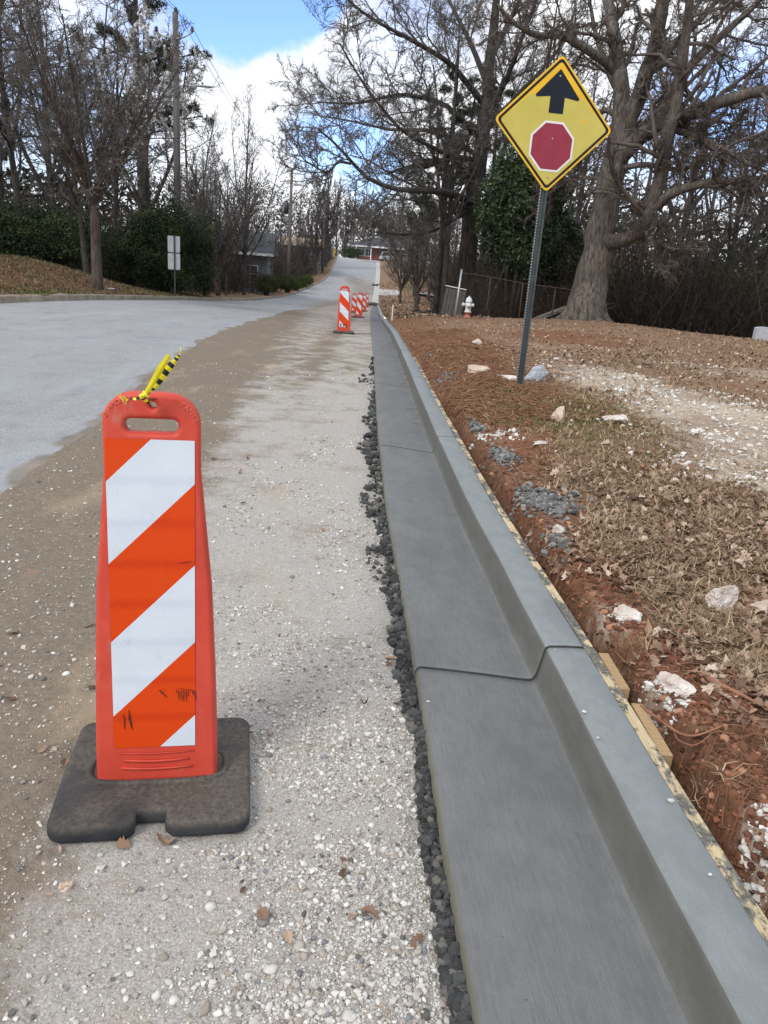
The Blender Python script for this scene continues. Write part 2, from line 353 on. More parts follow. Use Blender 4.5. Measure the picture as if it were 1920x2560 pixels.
# verge ground: masks red, rub (white rubble), grass, far
m = NT('verge_ground'); fine = m.noise(22, 7, .75); mid = m.noise(3, 5, .65)
col = m.ramp(fine, [(.22, (.075, .045, .030)), (.45, (.20, .125, .08)), (.62, (.31, .205, .135)), (.8, (.43, .32, .23))])
rd = m.ramp(fine, [(.25, (.065, .032, .019)), (.5, (.185, .085, .048)), (.75, (.34, .18, .105))])
rm = m.step(m.math('ADD', m.attr('red').outputs['Fac'], m.math('MULTIPLY', m.math('SUBTRACT', m.noise(4, 7, .7), .5), 1.1)), .4, .62); col = m.mix(rm, col, rd)
gr = m.ramp(m.noise(40, 4, .7), [(.3, (.05, .06, .018)), (.6, (.12, .13, .045)), (.8, (.24, .2, .1))])
gmk = m.step(m.math('ADD', m.attr('grn').outputs['Fac'], m.math('MULTIPLY', m.math('SUBTRACT', mid, .5), 1.2)), .45, .8); col = m.mix(m.math('MULTIPLY', gmk, .85), col, gr)
rb = m.ramp(m.vor(60, out='Color'), [(0, (.30, .26, .22)), (.5, (.52, .47, .41)), (1, (.75, .72, .67))])
rb = m.mix(.55, rb, m.ramp(fine, [(.3, (.34, .24, .15)), (.7, (.60, .50, .38))]))
rbm = m.step(m.math('ADD', m.attr('rub').outputs['Fac'], m.math('MULTIPLY', m.math('SUBTRACT', m.noise(5, 8, .75), .5), 1.3)), .45, .68); col = m.mix(m.math('MULTIPLY', rbm, .92), col, rb)
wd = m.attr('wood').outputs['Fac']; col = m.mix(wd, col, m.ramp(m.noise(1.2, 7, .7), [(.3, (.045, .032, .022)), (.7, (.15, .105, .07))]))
lf = m.noise(1.1, 8, .75); col = m.mix(m.step(lf, .38, .62, .0, .55), col, m.ramp(m.noise(9, 7, .8), [(.3, (.07, .044, .030)), (.55, (.22, .145, .10)), (.75, (.40, .31, .23))]))
m.bump(fine, .9, .02); VERGE = m.fin(col, .95, .1)
# concretes; attribute uvc = (across, along, up)
def concrete(name, lo, hi, broom=.5):
    m = NT(name); uv = m.attr('uvc').outputs['Vector']
    f = m.noise(1.6, 5, .6, vec=uv, stretch=(2.2, .6, 1)); col = m.ramp(f, [(.3, lo), (.7, hi)])
    st = m.noise(1, 6, .75, vec=uv, stretch=(260, 9, 40)); spk = m.noise(210, 2, .6, vec=uv)
    col = m.mix(.52*broom, col, m.ramp(st, [(.3, tuple(x*.5 for x in lo)), (.7, tuple(x*1.5 for x in hi))]))
    col = m.mix(.12, col, m.ramp(spk, [(.3, tuple(x*.45 for x in lo)), (.7, tuple(x*1.5 for x in hi))]))
    pit = m.step(m.vor(15, vec=uv), .035, .055, 1., 0.); pm = m.math('MULTIPLY', pit, m.step(m.noise(3, 3, vec=uv), .52, .66)); col = m.mix(m.math('MULTIPLY', pm, .85), col, tuple(x*.35 for x in lo))
    wet = m.step(m.noise(2.3, 4, .6, vec=uv, stretch=(1, .5, 1)), .5, .75); col = m.mix(m.math('MULTIPLY', wet, .42), col, tuple(x*.66 for x in lo)); bl = m.noise(7, 7, .75, vec=uv, stretch=(1.5, 1, 1)); col = m.mix(m.step(bl, .40, .62, .0, .30), col, tuple(x*.72 for x in lo))
    lt = m.step(m.noise(.9, 5, .6, vec=uv, stretch=(1.3, 1, 1)), .55, .75); col = m.mix(m.math('MULTIPLY', lt, .34), col, tuple(x*1.25 for x in hi))
    b = m.bump(st, .45*broom, .002); m.bump(m.math('SUBTRACT', spk, pm), .3, .0015, b)
    return m.fin(col, .75, .3)
CONC_G = concrete('fresh_concrete', (.126, .131, .133), (.174, .180, .182), .6)
CONC_K = concrete('fresh_concrete_smooth', (.185, .205, .212), (.245, .265, .272), .3)
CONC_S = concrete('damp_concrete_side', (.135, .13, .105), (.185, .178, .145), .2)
CONC_L = concrete('cured_concrete', (.38, .38, .37), (.50, .50, .49), .2)
OLDK = simple('old_kerb_stone', (.20, .165, .13), (.34, .30, .25), 3, .9, .2, bump=.6, bscale=30, bdist=.01)

# ------------------------------------------------------------------ ground sheets
def grid(name, rowsY, colfn, mat, attrs=None, zoff=0., zfn=None):
    Yv = np.asarray(rowsY, float); X = np.stack([colfn(y) for y in Yv]); Yg = np.broadcast_to(Yv[:, None], X.shape)
    Z = (zfn or G)(X, Yg)+zoff
    n, k = X.shape; V = np.stack([X, Yg, Z], -1).reshape(-1, 3)
    i = (np.arange(n-1)*k)[:, None]; j = np.arange(k-1)[None]
    Q = np.stack([i+j, i+j+1, i+k+j+1, i+k+j], -1).reshape(-1, 4)
    at_ = {a: fn(X, Yg).reshape(-1) for a, fn in (attrs or {}).items()}
    return obj(name, np_mesh(name, V, Q, None, True, None, at_), mat)
rows = np.concatenate([np.arange(-8, .6, .3), np.arange(.6, 5, .022), np.arange(5, 12, .05), np.arange(12, 34, .16), np.geomspace(34, 165, 190)])
rows_far = np.concatenate([rows, np.geomspace(170, 420, 16)])
def blob(x, y, cx, cy, rx, ry): return np.exp(-(((x-cx)/rx)**2+((y-cy)/ry)**2))
def m_red(x, y):
    u = x-XR(y)
    return np.clip(.9*blob(u, y, 1.15, 11.5, .7, 4.)+.95*(1-sst(u, .85, 1.25))*(y < 30)+.25*(1-sst(u, 1.1, 2.2))*(y < 30)+.75*blob(x, y, 1.75, 3.2, .28, .3)+.9*blob(x, y, 3.9, 17., 1.5, 1.8)+.5*blob(x, y, 4.5, 10, .8, 1.)+.5*blob(x, y, 2.1, 5.4, .35, .5)+.45*blob(x, y, 1.5, 13.5, 1.5, 2.5)+.7*blob(x, y, 1.0, 6.5, .3, 1)
        +.6*blob(x, y, .85, 7, .4, .8)+.7*blob(x, y, 2.4, 27, 1., 1.5)+.45*blob(x, y, 2.2, 2.2, .8, .5)+.5*blob(x, y, 1.3, 1.9, .3, .5)+.45*(1-sst(u, 1.0, 5))*sst(y, 16, 24)*(1-sst(y, 60, 90))+.3*blob(x, y, 5, 20, 5, 4), 0, 1)
def m_rub(x, y):
    return np.clip(.85*blob(x, y, 3.3, 7.6, 1.1, 1.7)+.85*blob(x, y, 3.0, 5.6, .9, 1.3)+.8*blob(x, y, 2.7, 10.2, .9, 1.6)+.6*blob(x, y, 5.5, 12., 1.8, 2)+.5*blob(x, y, 2.6, 14.5, 1.2, 1.2)+.7*blob(x, y, 3.2, 3.8, .6, .9)+.7*blob(x, y, 1.08, 1.55, .18, .30)+.8*blob(x, y, .97, 2.85, .12, .2)+.8*blob(x, y, .98, 2.25, .10, .14)+.55*blob(x, y, 1.35, 16, .9, 1.)
        +.5*blob(x, y, 1.0, 4.0, .15, .3)+.6*blob(x, y, 1.55, 3.1, .3, .3)*0+.5*blob(x, y, .95, 6.2, .25, .4)+.4*blob(x, y, 1.2, 22, 1.5, 3), 0, 1)
def m_grn(x, y):
    return np.clip(.62*blob(x, y, 1.1, 7.8, .8, 1.3)+.5*blob(x, y, 1.9, 7.2, 1, 1.5)+.9*(x < -5)*blob(y, 0, 20, 0, 1.8, 1)*(1-sst(XL(y)-x, .3, 1.3))+.35*(x < -5)*(1-sst(XL(y)-x, 6, 10))*(y < 40)+.5*(x < -5)*(y > 33)*(1-sst(XL(y)-x, 1, 3))+.9*blob(x, y, 1.2, 104, 2.2, 14)+.6*blob(x, y, 5, 80, 6, 12), 0, 1)
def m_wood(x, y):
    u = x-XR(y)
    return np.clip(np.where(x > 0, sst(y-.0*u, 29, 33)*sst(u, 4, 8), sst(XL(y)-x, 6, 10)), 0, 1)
UR = np.concatenate([np.arange(.625, .9, .009), np.arange(.9, 1.5, .02), np.arange(1.5, 4.2, .045), np.geomspace(4.2, 14, 60), np.geomspace(14.6, 300, 40)])
gm = dict(red=m_red, rub=m_rub, grn=m_grn, wood=m_wood)
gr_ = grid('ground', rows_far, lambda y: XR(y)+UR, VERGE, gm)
struct(gr_, 'leaf strewn red clay and dry grass ground right of the new kerb')
UL = np.concatenate([-np.geomspace(300, 16, 30), -np.geomspace(15, 2, 70), -np.arange(1.95, -.001, -.05)])
UL[-1] = 0.02
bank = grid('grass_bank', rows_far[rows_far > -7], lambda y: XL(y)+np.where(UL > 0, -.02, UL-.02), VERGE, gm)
struct(bank, 'low bank of brown grass and fallen leaves behind the old kerb on the left')
def zroad(x, y): return base_z(x, y)-.03*sst(x-ED(y), .0, .4)*(y < 88)
def mudm(x, y):
    u = x-XR(y)
    return np.clip(1.0*np.exp(-((x-ED(y))/.13)**2)*(y < 40)*(.25+1.1*vn(x*3, y*3, 66))+.75*sst(u, -5.5, -1.5)*sst(y, 34, 44)*(1-sst(y, 100, 122))+.55*blob(u, y, -4.5, 60, 3, 18)+.5*blob(u, y, -3.5, 108, 1.5, 7)-.1, 0, 1)
UU = np.linspace(0, 1, 150)
road = grid('road', rows[rows < 172], lambda y: XL(y)+.01+(XR(y)+.02-XL(y)-.01)*UU, ASPH, dict(mud=mudm), zfn=zroad)
struct(road, 'worn pale grey asphalt road running down and up to a far crest')
def gmask(x, y):
    u = x-XR(y)
    a = sst(u, -1.25-.10*y, -.50-.045*y)*(1-.40*sst(y, 6, 12))*.85
    a = np.maximum(a, .55*(1-sst(y, .9, 1.7))*sst(u, -1.3, -.7))
    return np.clip(a-.35*np.exp(-((u+.9)/.25)**2)*sst(y, 4, 7)*.5, 0, 1)
UG = np.concatenate([np.linspace(0, .6, 70), np.linspace(.61, 1, 75)])
sh = grid('gravel_shoulder', rows[(rows < 88)], lambda y: ED(y)+(XR(y)+.02-ED(y))*UG, SHOULD, dict(gmask=gmask))
struct(sh, 'compacted brown dirt and crushed limestone shoulder beside the new gutter')
cross = grid('cross_street', np.linspace(139, 158, 24), lambda y: np.linspace(-60, 45, 80), ASPH, dict(mud=lambda x, y: 0*x), zfn=lambda x, y: zr(y)+.05)
struct(cross, 'pale side street crossing at the crest of the hill')

# ------------------------------------------------------------------ kerb and gutter sweeps
def sweep(name, prof, ys, mats, joints=(), hfn=None, label=''):
    # prof: list of (u, z, matindex of the strip that starts here)
    ys = np.asarray(ys); P = []
    tan = np.gradient(XR(ys), ys); cosf = 1/np.sqrt(1+tan**2)
    sal = np.concatenate([[0], np.cumsum(np.hypot(np.diff(ys), np.diff(XR(ys))))])
    for i, y in enumerate(ys):
        row = []; hk = 1 if hfn is None else hfn(y)
        dj = min([abs(y-j) for j in joints] or [9])
        grv = .016 if dj < .007 else 0
        for (u, z, mi) in prof:
            zz = z*hk if z > .05 else z
            nx, ny = cosf[i], -tan[i]*cosf[i]
            x = XR(y)+u*nx; yy = y+u*ny
            uu = u
            off = -grv if 0 < z+1 and z > -.04 else 0
            ox = grv*.6 if (u > .43 and u < .475) else 0
            row.append((x+ox, yy, float(zr(y))+zz+off))
        P.append(row)
    P = np.array(P); n, k, _ = P.shape
    P[:, :, 0] += 0.0040*fbm(P[:, :, 1]*1.7, P[:, :, 0]*0+3, 3, 61)
    P[:, :, 2] += np.where(np.array([p[1] for p in prof])[None] > -.04, .0018*fbm(P[:, :, 1]*2.7, P[:, :, 0]*2, 3, 62), 0)
    i = (np.arange(n-1)*k)[:, None]; j = np.arange(k-1)[None]
    Q = np.stack([i+j, i+j+1, i+k+j+1, i+k+j], -1).reshape(-1, 4)
    uvc = np.stack([np.broadcast_to(np.array([p[0]+p[1] for p in prof])[None], (n, k)), np.broadcast_to(sal[:, None], (n, k)), P[:, :, 2]], -1).reshape(-1, 3)
    me = np_mesh(name, P.reshape(-1, 3), Q, None, True, None, dict(uvc=uvc))
    o = bpy.data.objects.new(name, me); C.objects.link(o)
    for mt in mats: me.materials.append(mt)
    mi = np.tile(np.array([p[2] for p in prof[:-1]]), n-1).astype(np.int32).reshape(n-1, -1)
    if joints:
        for i in range(n-1):
            if min(abs(ys[i]-j) for j in joints) < .0088 and min(abs(ys[i+1]-j) for j in joints) < .0088: mi[i, :] = 4
    mi = mi.ravel(); me.polygons.foreach_set('material_index', mi)
    me.update(); return o
JY = [2.52+3.66*i for i in range(-1, 19)]
ysn = np.concatenate([np.arange(-3, 8, .04), np.arange(8, 20, .1), np.arange(20, 72, .3)])
ysn = np.array(sorted(set([round(float(y), 4) for y in ysn if all(abs(y-j) > .014 for j in JY)]+[round(j+d, 4) for j in JY if j < 71 for d in (-.0085, -.0065, 0, .0065, .0085)])))
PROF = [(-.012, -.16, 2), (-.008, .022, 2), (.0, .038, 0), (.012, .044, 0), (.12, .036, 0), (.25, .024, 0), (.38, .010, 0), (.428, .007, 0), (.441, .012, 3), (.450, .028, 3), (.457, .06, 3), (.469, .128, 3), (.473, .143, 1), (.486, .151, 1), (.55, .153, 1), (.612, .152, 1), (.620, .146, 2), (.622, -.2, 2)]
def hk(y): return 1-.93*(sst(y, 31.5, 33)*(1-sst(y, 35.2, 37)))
CONC_F = concrete('olive_kerb_face', (.108, .110, .099), (.145, .148, .135), .2)  # darker, greener concrete for the kerb's front face
kg = sweep('kerb_and_gutter', PROF, ysn, [CONC_G, CONC_K, CONC_S, CONC_F, simple('joint_painted_shade', (.030, .032, .033), (.05, .052, .052), 30, .9)], JY, hk)  # joint material paints the grooves' shade as near-black concrete
struct(kg, 'freshly poured dark grey concrete kerb and gutter curving up the right side')
def hk2(y): return 1-.95*(sst(y, 86, 88)*(1-sst(y, 97, 99)))
kg2 = sweep('cured_kerb', [(p[0]*1.0, p[1]+.01, 0) for p in PROF], np.arange(72, 140, .6), [CONC_L], (), hk2)
struct(kg2, 'pale cured concrete kerb climbing the far slope')
apron = grid('driveway_apron', np.linspace(88, 97, 12), lambda y: XR(y)+.55+(np.linspace(0, 2.6, 8))*(1-.12*abs(y-92.5)/4.5), CONC_L, dict(uvc0=lambda x, y: x), zfn=lambda x, y: np.maximum(zr(y)+.045, G(x, y)+.03))
struct(apron, 'pale concrete driveway apron at the bottom of the dip')
dpts = np.array([(2.2, 92.5), (5.5, 87), (8.5, 80), (12, 74), (18, 70)])
tt = np.linspace(0, 4, 30); dx = np.interp(tt, range(5), dpts[:, 0]); dy = np.interp(tt, range(5), dpts[:, 1])
mbd = MB(); V = []
for i in range(30):
    for w in (-1.7, 0, 1.7): x, y = dx[i]+w*.5, dy[i]+w; V.append((x, y, max(float(G(dx[i], dy[i]))+.16, float(G(x, y))+.05)))
Q = [(i*3+j, i*3+j+1, i*3+j+4, i*3+j+3) for i in range(29) for j in range(2)]
dw = mbd.add(V, Q).build('driveway', CONC_L, smooth=True); struct(dw, 'pale concrete driveway winding off into the trees on the right')
# old left kerb
def old_kerb():
    ys = np.concatenate([np.arange(-6, 30, .25), np.arange(30, 139, .8)]); rowsv = []
    for y in ys:
        x = float(XL(y)); zb = float(base_z(x, y)); h = .15+.012*float(fbm(y*1.5, 2, 2, 71))
        if 18.4 < y < 20.2: h = .12+.03*float(vn(y*4, 1, 5))
        j = 0 if abs((y/2.4) % 1-.5) > .04 else -.008
        o = .025*float(fbm(y*.8, 7, 2, 73))
        for (u, z) in [(.05, -.1), (.02, h-.03), (0, h), (-.16, h+.005), (-.18, h-.2)]: rowsv.append((x+u+o+j, y, zb+z+j))
    n = len(ys); k = 5; i = (np.arange(n-1)*k)[:, None]; j = np.arange(k-1)[None]
    Q = np.stack([i+j, i+k+j, i+k+j+1, i+j+1], -1).reshape(-1, 4)
    return obj('old_kerb', np_mesh('old_kerb', rowsv, Q, None, False), OLDK)
struct(old_kerb(), 'weathered brown grey kerb along the left side of the road')

# ------------------------------------------------------------------ object materials
BODY = NT('red_orange_plastic'); f = BODY.noise(6, 6, .65)
c = BODY.ramp(f, [(.3, (.50, .050, .030)), (.7, (.62, .075, .045))])
dst = BODY.step(BODY.noise(14, 6, .7, stretch=(1, 1, .5)), .56, .8); c = BODY.mix(BODY.math('MULTIPLY', dst, .55), c, (.45, .22, .17)); ln = BODY.step(BODY.noise(30, 6, .8, stretch=(3, 3, .12)), .58, .66); c = BODY.mix(BODY.math('MULTIPLY', ln, .22), c, (.33, .05, .035))
scr = BODY.step(BODY.noise(5, 5, .8, stretch=(1, 1, 14)), .70, .74); c = BODY.mix(BODY.math('MULTIPLY', scr, .45), c, (.30, .035, .03))
BODY.bump(f, .15, .003); BODY = BODY.fin(c, .5, .4)
def stripes(name, mirror):
    m = NT(name); sx = m.n('ShaderNodeSeparateXYZ'); m.l.new(m.tc.outputs['Object'], sx.inputs[0])
    x = m.math('MULTIPLY', sx.outputs[0], -1. if mirror else 1.)
    # distance from the sheet's top left measured down the left edge; bands rise to the right at 45 degrees
    d = m.math('SUBTRACT', m.math('ADD', m.math('SUBTRACT', 1.020, sx.outputs[2]), m.math('ADD', x, .1)), .098 if not mirror else .045)
    ph = m.math('FRACT', m.math('DIVIDE', d, .431)); w = m.math('LESS_THAN', ph, .5)
    cell = m.vor(330, 'DISTANCE_TO_EDGE', rnd=.15); honey = m.step(cell, .05, .16)
    blk = m.math('FRACT', m.math('MULTIPLY', sx.outputs[2], 34.)); 
    wh = m.mix(honey, (.53, .60, .69), (.62, .69, .77)); orr = m.mix(honey, (.56, .040, .001), (.68, .062, .001))
    var = m.noise(9, 5, .65); wh = m.mix(.25, wh, m.ramp(var, [(.3, (.50, .55, .62)), (.7, (.74, .79, .85))]))
    c = m.mix(w, orr, wh)
    grime = m.step(m.noise(22, 7, .8, stretch=(1, 1, .35)), .58, .78); c = m.mix(m.math('MULTIPLY', grime, .42), c, (.25, .16, .12))
    m.bump(cell, .12, .0006)
    return m.fin(c, .45, .3)
SHEET = stripes('orange_white_sheeting', False); SHEETM = stripes('orange_white_sheeting_mirrored', True)
RUB = NT('dusty_rubber'); f = RUB.noise(9, 6, .65); f2 = RUB.noise(90, 4, .7)
geo = RUB.n('ShaderNodeSeparateXYZ'); RUB.l.new(RUB.tc.outputs['Object'], geo.inputs[0])
topm = RUB.step(geo.outputs[2], .02, .05)
c = RUB.ramp(f, [(.3, (.018, .021, .027)), (.7, (.050, .052, .056))]); du = RUB.ramp(f2, [(.3, (.045, .042, .04)), (.7, (.17, .145, .115))])
c = RUB.mix(RUB.math('MULTIPLY', topm, RUB.step(RUB.noise(5, 5, .6), .35, .6, .25, .8)), c, du); RUB.bump(f2, .6, .002); RUB = RUB.fin(c, .8, .3)
BLACKINK = simple('black_marker', (.012, .010, .010), (.04, .02, .015), 60, .7)
SCUFF = simple('dark_scuff', (.05, .012, .008), (.16, .03, .008), 90, .8)
TAPE_Y = simple('yellow_caution_tape', (.80, .68, .01), (.86, .76, .03), 20, .35, .5)
TAPE_K = simple('black_caution_tape', (.012, .012, .012), (.02, .02, .02), 20, .35, .5)
def tube_mat(name, c1, c2, sc=12): return simple(name, c1, c2, sc, .75)
STEEL = simple('green_grey_steel_post', (.055, .068, .075), (.10, .115, .12), 7, .5, .5, .4, bump=.2, bscale=60)
GALV = simple('galvanised_steel', (.32, .35, .37), (.45, .48, .5), 7, .45, .5, .5)
ALU = simple('bare_aluminium_sign_back', (.40, .42, .44), (.52, .54, .56), 5, .45, .5, .25)
def yellow():
    m = NT('faded_yellow_sheeting'); f = m.noise(3, 5, .6); c = m.ramp(f, [(.3, (.47, .40, .065)), (.7, (.56, .48, .10))])
    s = m.step(m.noise(3, 4, .6, stretch=(3, 1, 14)), .62, .68); c = m.mix(m.math('MULTIPLY', s, .3), c, (.70, .62, .25))
    sp = m.step(m.noise(5, 5, .6), .64, .72); c = m.mix(m.math('MULTIPLY', sp, .6), c, (.70, .40, .01)); return m.fin(c, .42, .5)
YEL = yellow(); YORG = simple('unfaded_yellow_edge', (.72, .42, .012), (.80, .48, .02), 6, .45, .4)
NAVY = simple('black_sheeting', (.004, .008, .018), (.008, .014, .026), 9, .5, .25)
CRIM = simple('faded_crimson_sheeting', (.24, .012, .035), (.28, .018, .045), 9, .4, .5)
WHT = simple('white_sheeting', (.68, .68, .70), (.78, .78, .8), 9, .45)
WOODF = NT('form_board_wood'); f = WOODF.noise(11, 8, .75, stretch=(1, .5, 1)); gx = WOODF.noise(3, 5, .7, stretch=(40, 2, 40))
c = WOODF.ramp(gx, [(.3, (.38, .29, .17)), (.7, (.62, .52, .34))])
k_ = WOODF.step(f, .485, .545, 1., 0.); c = WOODF.mix(k_, c, WOODF.ramp(WOODF.noise(60, 5), [(.3, (.05, .05, .045)), (.7, (.21, .205, .18))])); WOODF.bump(gx, .4, .002); WOODF = WOODF.fin(c, .85, .2)
WOODB = simple('pine_block_wood', (.47, .33, .18), (.30, .20, .11), 5, .8, .2, bump=.3, bscale=30, stretch=(30, 2, 30))
POLE = simple('weathered_pole_wood', (.09, .085, .08), (.17, .16, .15), 4, .9, .15, bump=.6, bscale=12, bdist=.02, stretch=(6, 6, .4))
STAKE = simple('pale_stake_wood', (.55, .45, .35), (.68, .60, .5), 9, .8)
LGREY = simple('painted_light_grey', (.40, .42, .43), (.5, .52, .53), 7, .5)
DARKM = simple('dark_metal', (.03, .03, .035), (.05, .05, .055), 7, .5, .5)
WIRE = simple('cable', (.02, .02, .022), (.035, .035, .04), 3, .6)
HYDW = simple('worn_white_hydrant_paint', (.50, .50, .48), (.74, .74, .74), 14, .5, bump=.2)
HYDC = simple('blue_grey_hydrant_paint', (.50, .56, .66), (.62, .67, .74), 14, .5)
HYDR = simple('clay_stained_hydrant_paint', (.34, .13, .09), (.46, .2, .14), 14, .8)
ROCKW = simple('white_crushed_rock', (.42, .33, .27), (.74, .71, .68), 9, .9, .15, bump=1., bscale=22, bdist=.02)
ROCKT = simple('tan_rock', (.44, .33, .27), (.62, .52, .45), 7, .9, .15, bump=.9, bscale=18, bdist=.02)
ROCKG = simple('blue_grey_rock', (.28, .31, .34), (.46, .49, .52), 30, .9, .15, bump=.9, bscale=22, bdist=.02)
BRICK = simple('red_brick', (.13, .05, .04), (.18, .07, .055), 12, .85)
ROOFD = simple('dark_roof_shingle', (.05, .055, .065), (.085, .09, .10), 5, .9)
SIDING = simple('grey_siding', (.13, .15, .165), (.20, .22, .24), 2, .8, bump=.8, bscale=3, bdist=.02, stretch=(.1, .1, 8))
TRIM = simple('white_trim', (.62, .63, .65), (.72, .73, .74), 5, .6)
GLASS = simple('dark_window_glass', (.03, .04, .05), (.07, .08, .10), 2, .12, .6)
CARW = simple('silver_car_paint', (.45, .47, .5), (.52, .54, .57), 2, .3, .5)
TYRE = simple('tyre_rubber', (.02, .02, .02), (.03, .03, .03), 9, .8)
TAIL = simple('red_tail_lamp', (.4, .02, .02), (.45, .03, .03), 9, .3)
YPAINT = simple('yellow_paint', (.75, .48, .02), (.8, .55, .03), 9, .5)
BAG = simple('dark_sandbag_fabric', (.05, .045, .035), (.11, .10, .08), 9, .9)

def curve_mesh(name, loops, extrude, bevel, res=3):
    cu_ = bpy.data.curves.new(name, 'CURVE'); cu_.dimensions = '2D'; cu_.fill_mode = 'BOTH'; cu_.extrude = extrude; cu_.bevel_depth = bevel; cu_.bevel_resolution = res
    for lp in loops:
        s = cu_.splines.new('POLY'); s.points.add(len(lp)-1)
        for p, q in zip(s.points, lp): p.co = (q[0], q[1], 0, 1)
        s.use_cyclic_u = True
    o = bpy.data.objects.new(name, cu_); C.objects.link(o)
    dg = bpy.context.evaluated_depsgraph_get(); dg.update()
    me = bpy.data.meshes.new_from_object(o.evaluated_get(dg)); bpy.data.objects.remove(o); bpy.data.curves.remove(cu_)
    me.transform(Matrix.Rotation(PI/2, 4, 'X')); me.name = name   # curve xy -> world xz, front towards -Y
    return me
def text_mesh(items, size, extrude, mat_name='lettering', bevel=0.):
    bm = bmesh.new()
    for ch, x, z, rot in items:
        cu_ = bpy.data.curves.new('t', 'FONT'); cu_.body = ch; cu_.size = size; cu_.extrude = extrude; cu_.bevel_depth = bevel; cu_.align_x = 'CENTER'; cu_.align_y = 'CENTER'
        o = bpy.data.objects.new('t', cu_); C.objects.link(o); dg = bpy.context.evaluated_depsgraph_get(); dg.update()
        me = bpy.data.meshes.new_from_object(o.evaluated_get(dg)); bpy.data.objects.remove(o); bpy.data.curves.remove(cu_)
        me.transform(Matrix.Translation((x, 0, z)) @ Matrix.Rotation(rot, 4, 'Y') @ Matrix.Rotation(PI/2, 4, 'X')); bm.from_mesh(me); bpy.data.meshes.remove(me)
    me = bpy.data.meshes.new(mat_name); bm.to_mesh(me); bm.free(); return me
def arc(cx, cz, rx, rz, a0, a1, n=10): return [(cx+rx*math.cos(R_(a0+(a1-a0)*i/n)), cz+rz*math.sin(R_(a0+(a1-a0)*i/n))) for i in range(n+1)]
# ------------------------------------------------------------------ vertical panel barricades
def panel_body():
    hw0, hw1 = .150, .112       # half widths minus bevel
    o = arc(-hw0+.03, .075, .03, .03, 180, 270, 5)+arc(hw0-.03, .075, .03, .03, 270, 360, 5)
    sd_ = [(.148, .2), (.143, .38), (.133, .62), (.117, .8), (.1045, .94), (.1045, 1.0)]
    o += sd_+arc(.1045-.066, 1.055, .066, .066, 0, 90, 9)+arc(-.1045+.066, 1.055, .066, .066, 90, 180, 9)+[(-x, z) for x, z in sd_[::-1]]
    slot = [(x, z) for x, z in arc(.050, 1.052, .026, .029, 90, -90, 8)+arc(-.050, 1.052, .026, .029, 270, 90, 8)]
    hole = arc(.004, 1.103, .0205, .0205, 0, 342, 14)
    me = curve_mesh('body', [o, slot, hole], .012, .012, 4)
    bm = bmesh.new(); bm.from_mesh(me)
    for v in bm.verts:          # hollow moulded panel is thicker towards the bottom
        z = v.co.z; k = 1+1.1*max(0, min(1, (1.0-z)/.95)); v.co.y *= k
    bm.to_mesh(me); bm.free()
    for p in me.polygons: p.use_smooth = True
    return me
def rubber_base():
    hw, hd, nw, nd = .240, .235, .052, .060
    def rc(cx, cy, a0, r=.03): return arc(cx, cy, r, r, a0, a0+90, 5)
    o = rc(hw-.03, hd-.03, 0)+rc(-hw+.03, hd-.03, 90)+[(-hw-.004, 0)]+rc(-hw+.03, -hd+.03, 180)+[(-nw-.012, -hd), (-nw, -hd+.012), (-nw, -hd+nd-.01), (-nw+.01, -hd+nd), (nw-.01, -hd+nd), (nw, -hd+nd-.01), (nw, -hd+.012), (nw+.012, -hd)]+rc(hw-.03, -hd+.03, 270)
    me = curve_mesh('rubber_base', [o], .011, .014, 3); me.transform(Matrix.Rotation(-PI/2, 4, 'X')); me.transform(Matrix.Translation((0, 0, .025)))
    return me
def ring_mesh():
    mb = MB(); n = 44; P = []
    for i in range(n):
        a = i/n*2*PI; c, s = math.cos(a), math.sin(a); e = .55
        P.append((.186*math.copysign(abs(c)**e, c), .074*math.copysign(abs(s)**e, s), .046))
    P = np.array(P+[P[0]]); mb.tube(P, .011, 8, False); return mb.mesh('collar', True)
BODYM = panel_body(); BASEM = rubber_base(); RINGM = ring_mesh()
def panel_sheet(name='sheeting'):
    mb = MB(); nx, nz = 9, 40; V = []
    def yf(z): return -(.024*(1+1.1*max(0, min(1, (1.0-z)/.95))))-.0022
    for j in range(nz+1):
        z = .170+.850*j/nz; hw = .1065
        for i in range(nx+1): V.append((-.0035-hw+2*hw*i/nx, yf(z), z))
    Q = [(j*(nx+1)+i, j*(nx+1)+i+1, (j+1)*(nx+1)+i+1, (j+1)*(nx+1)+i) for j in range(nz) for i in range(nx)]
    mb.add(V, Q)
    e = [(-.1015, .170), (.1015, .170), (.1015, 1.02), (-.1015, 1.02)]
    return mb.mesh(name, True)
SHEETMESH = panel_sheet(); SHEETMESH2 = panel_sheet()
PG = 'orange and white striped panels set out along the new gutter'
def panel(label, loc, rz, mir, lean=0, twist=0, first=False):
    t = thing('vertical_panel', label, 'traffic panel', loc, rz, PG); t.rotation_euler = (R_(lean), R_(twist), rz)
    obj('body', BODYM, BODY, t, (0, 0, -.018)); obj('sheeting', SHEETMESH2 if mir else SHEETMESH, SHEETM if mir else SHEET, t, (0, 0, -.018))
    b = obj('rubber_base', BASEM, RUB, t, (0, .012, 0)); obj('collar', RINGM, RUB, b)
    return t
P0 = panel('scuffed orange and white panel with yellow tape tied through its top, nearest the camera', (-.582, 1.815, .004), R_(11), False, -1.6, 0)
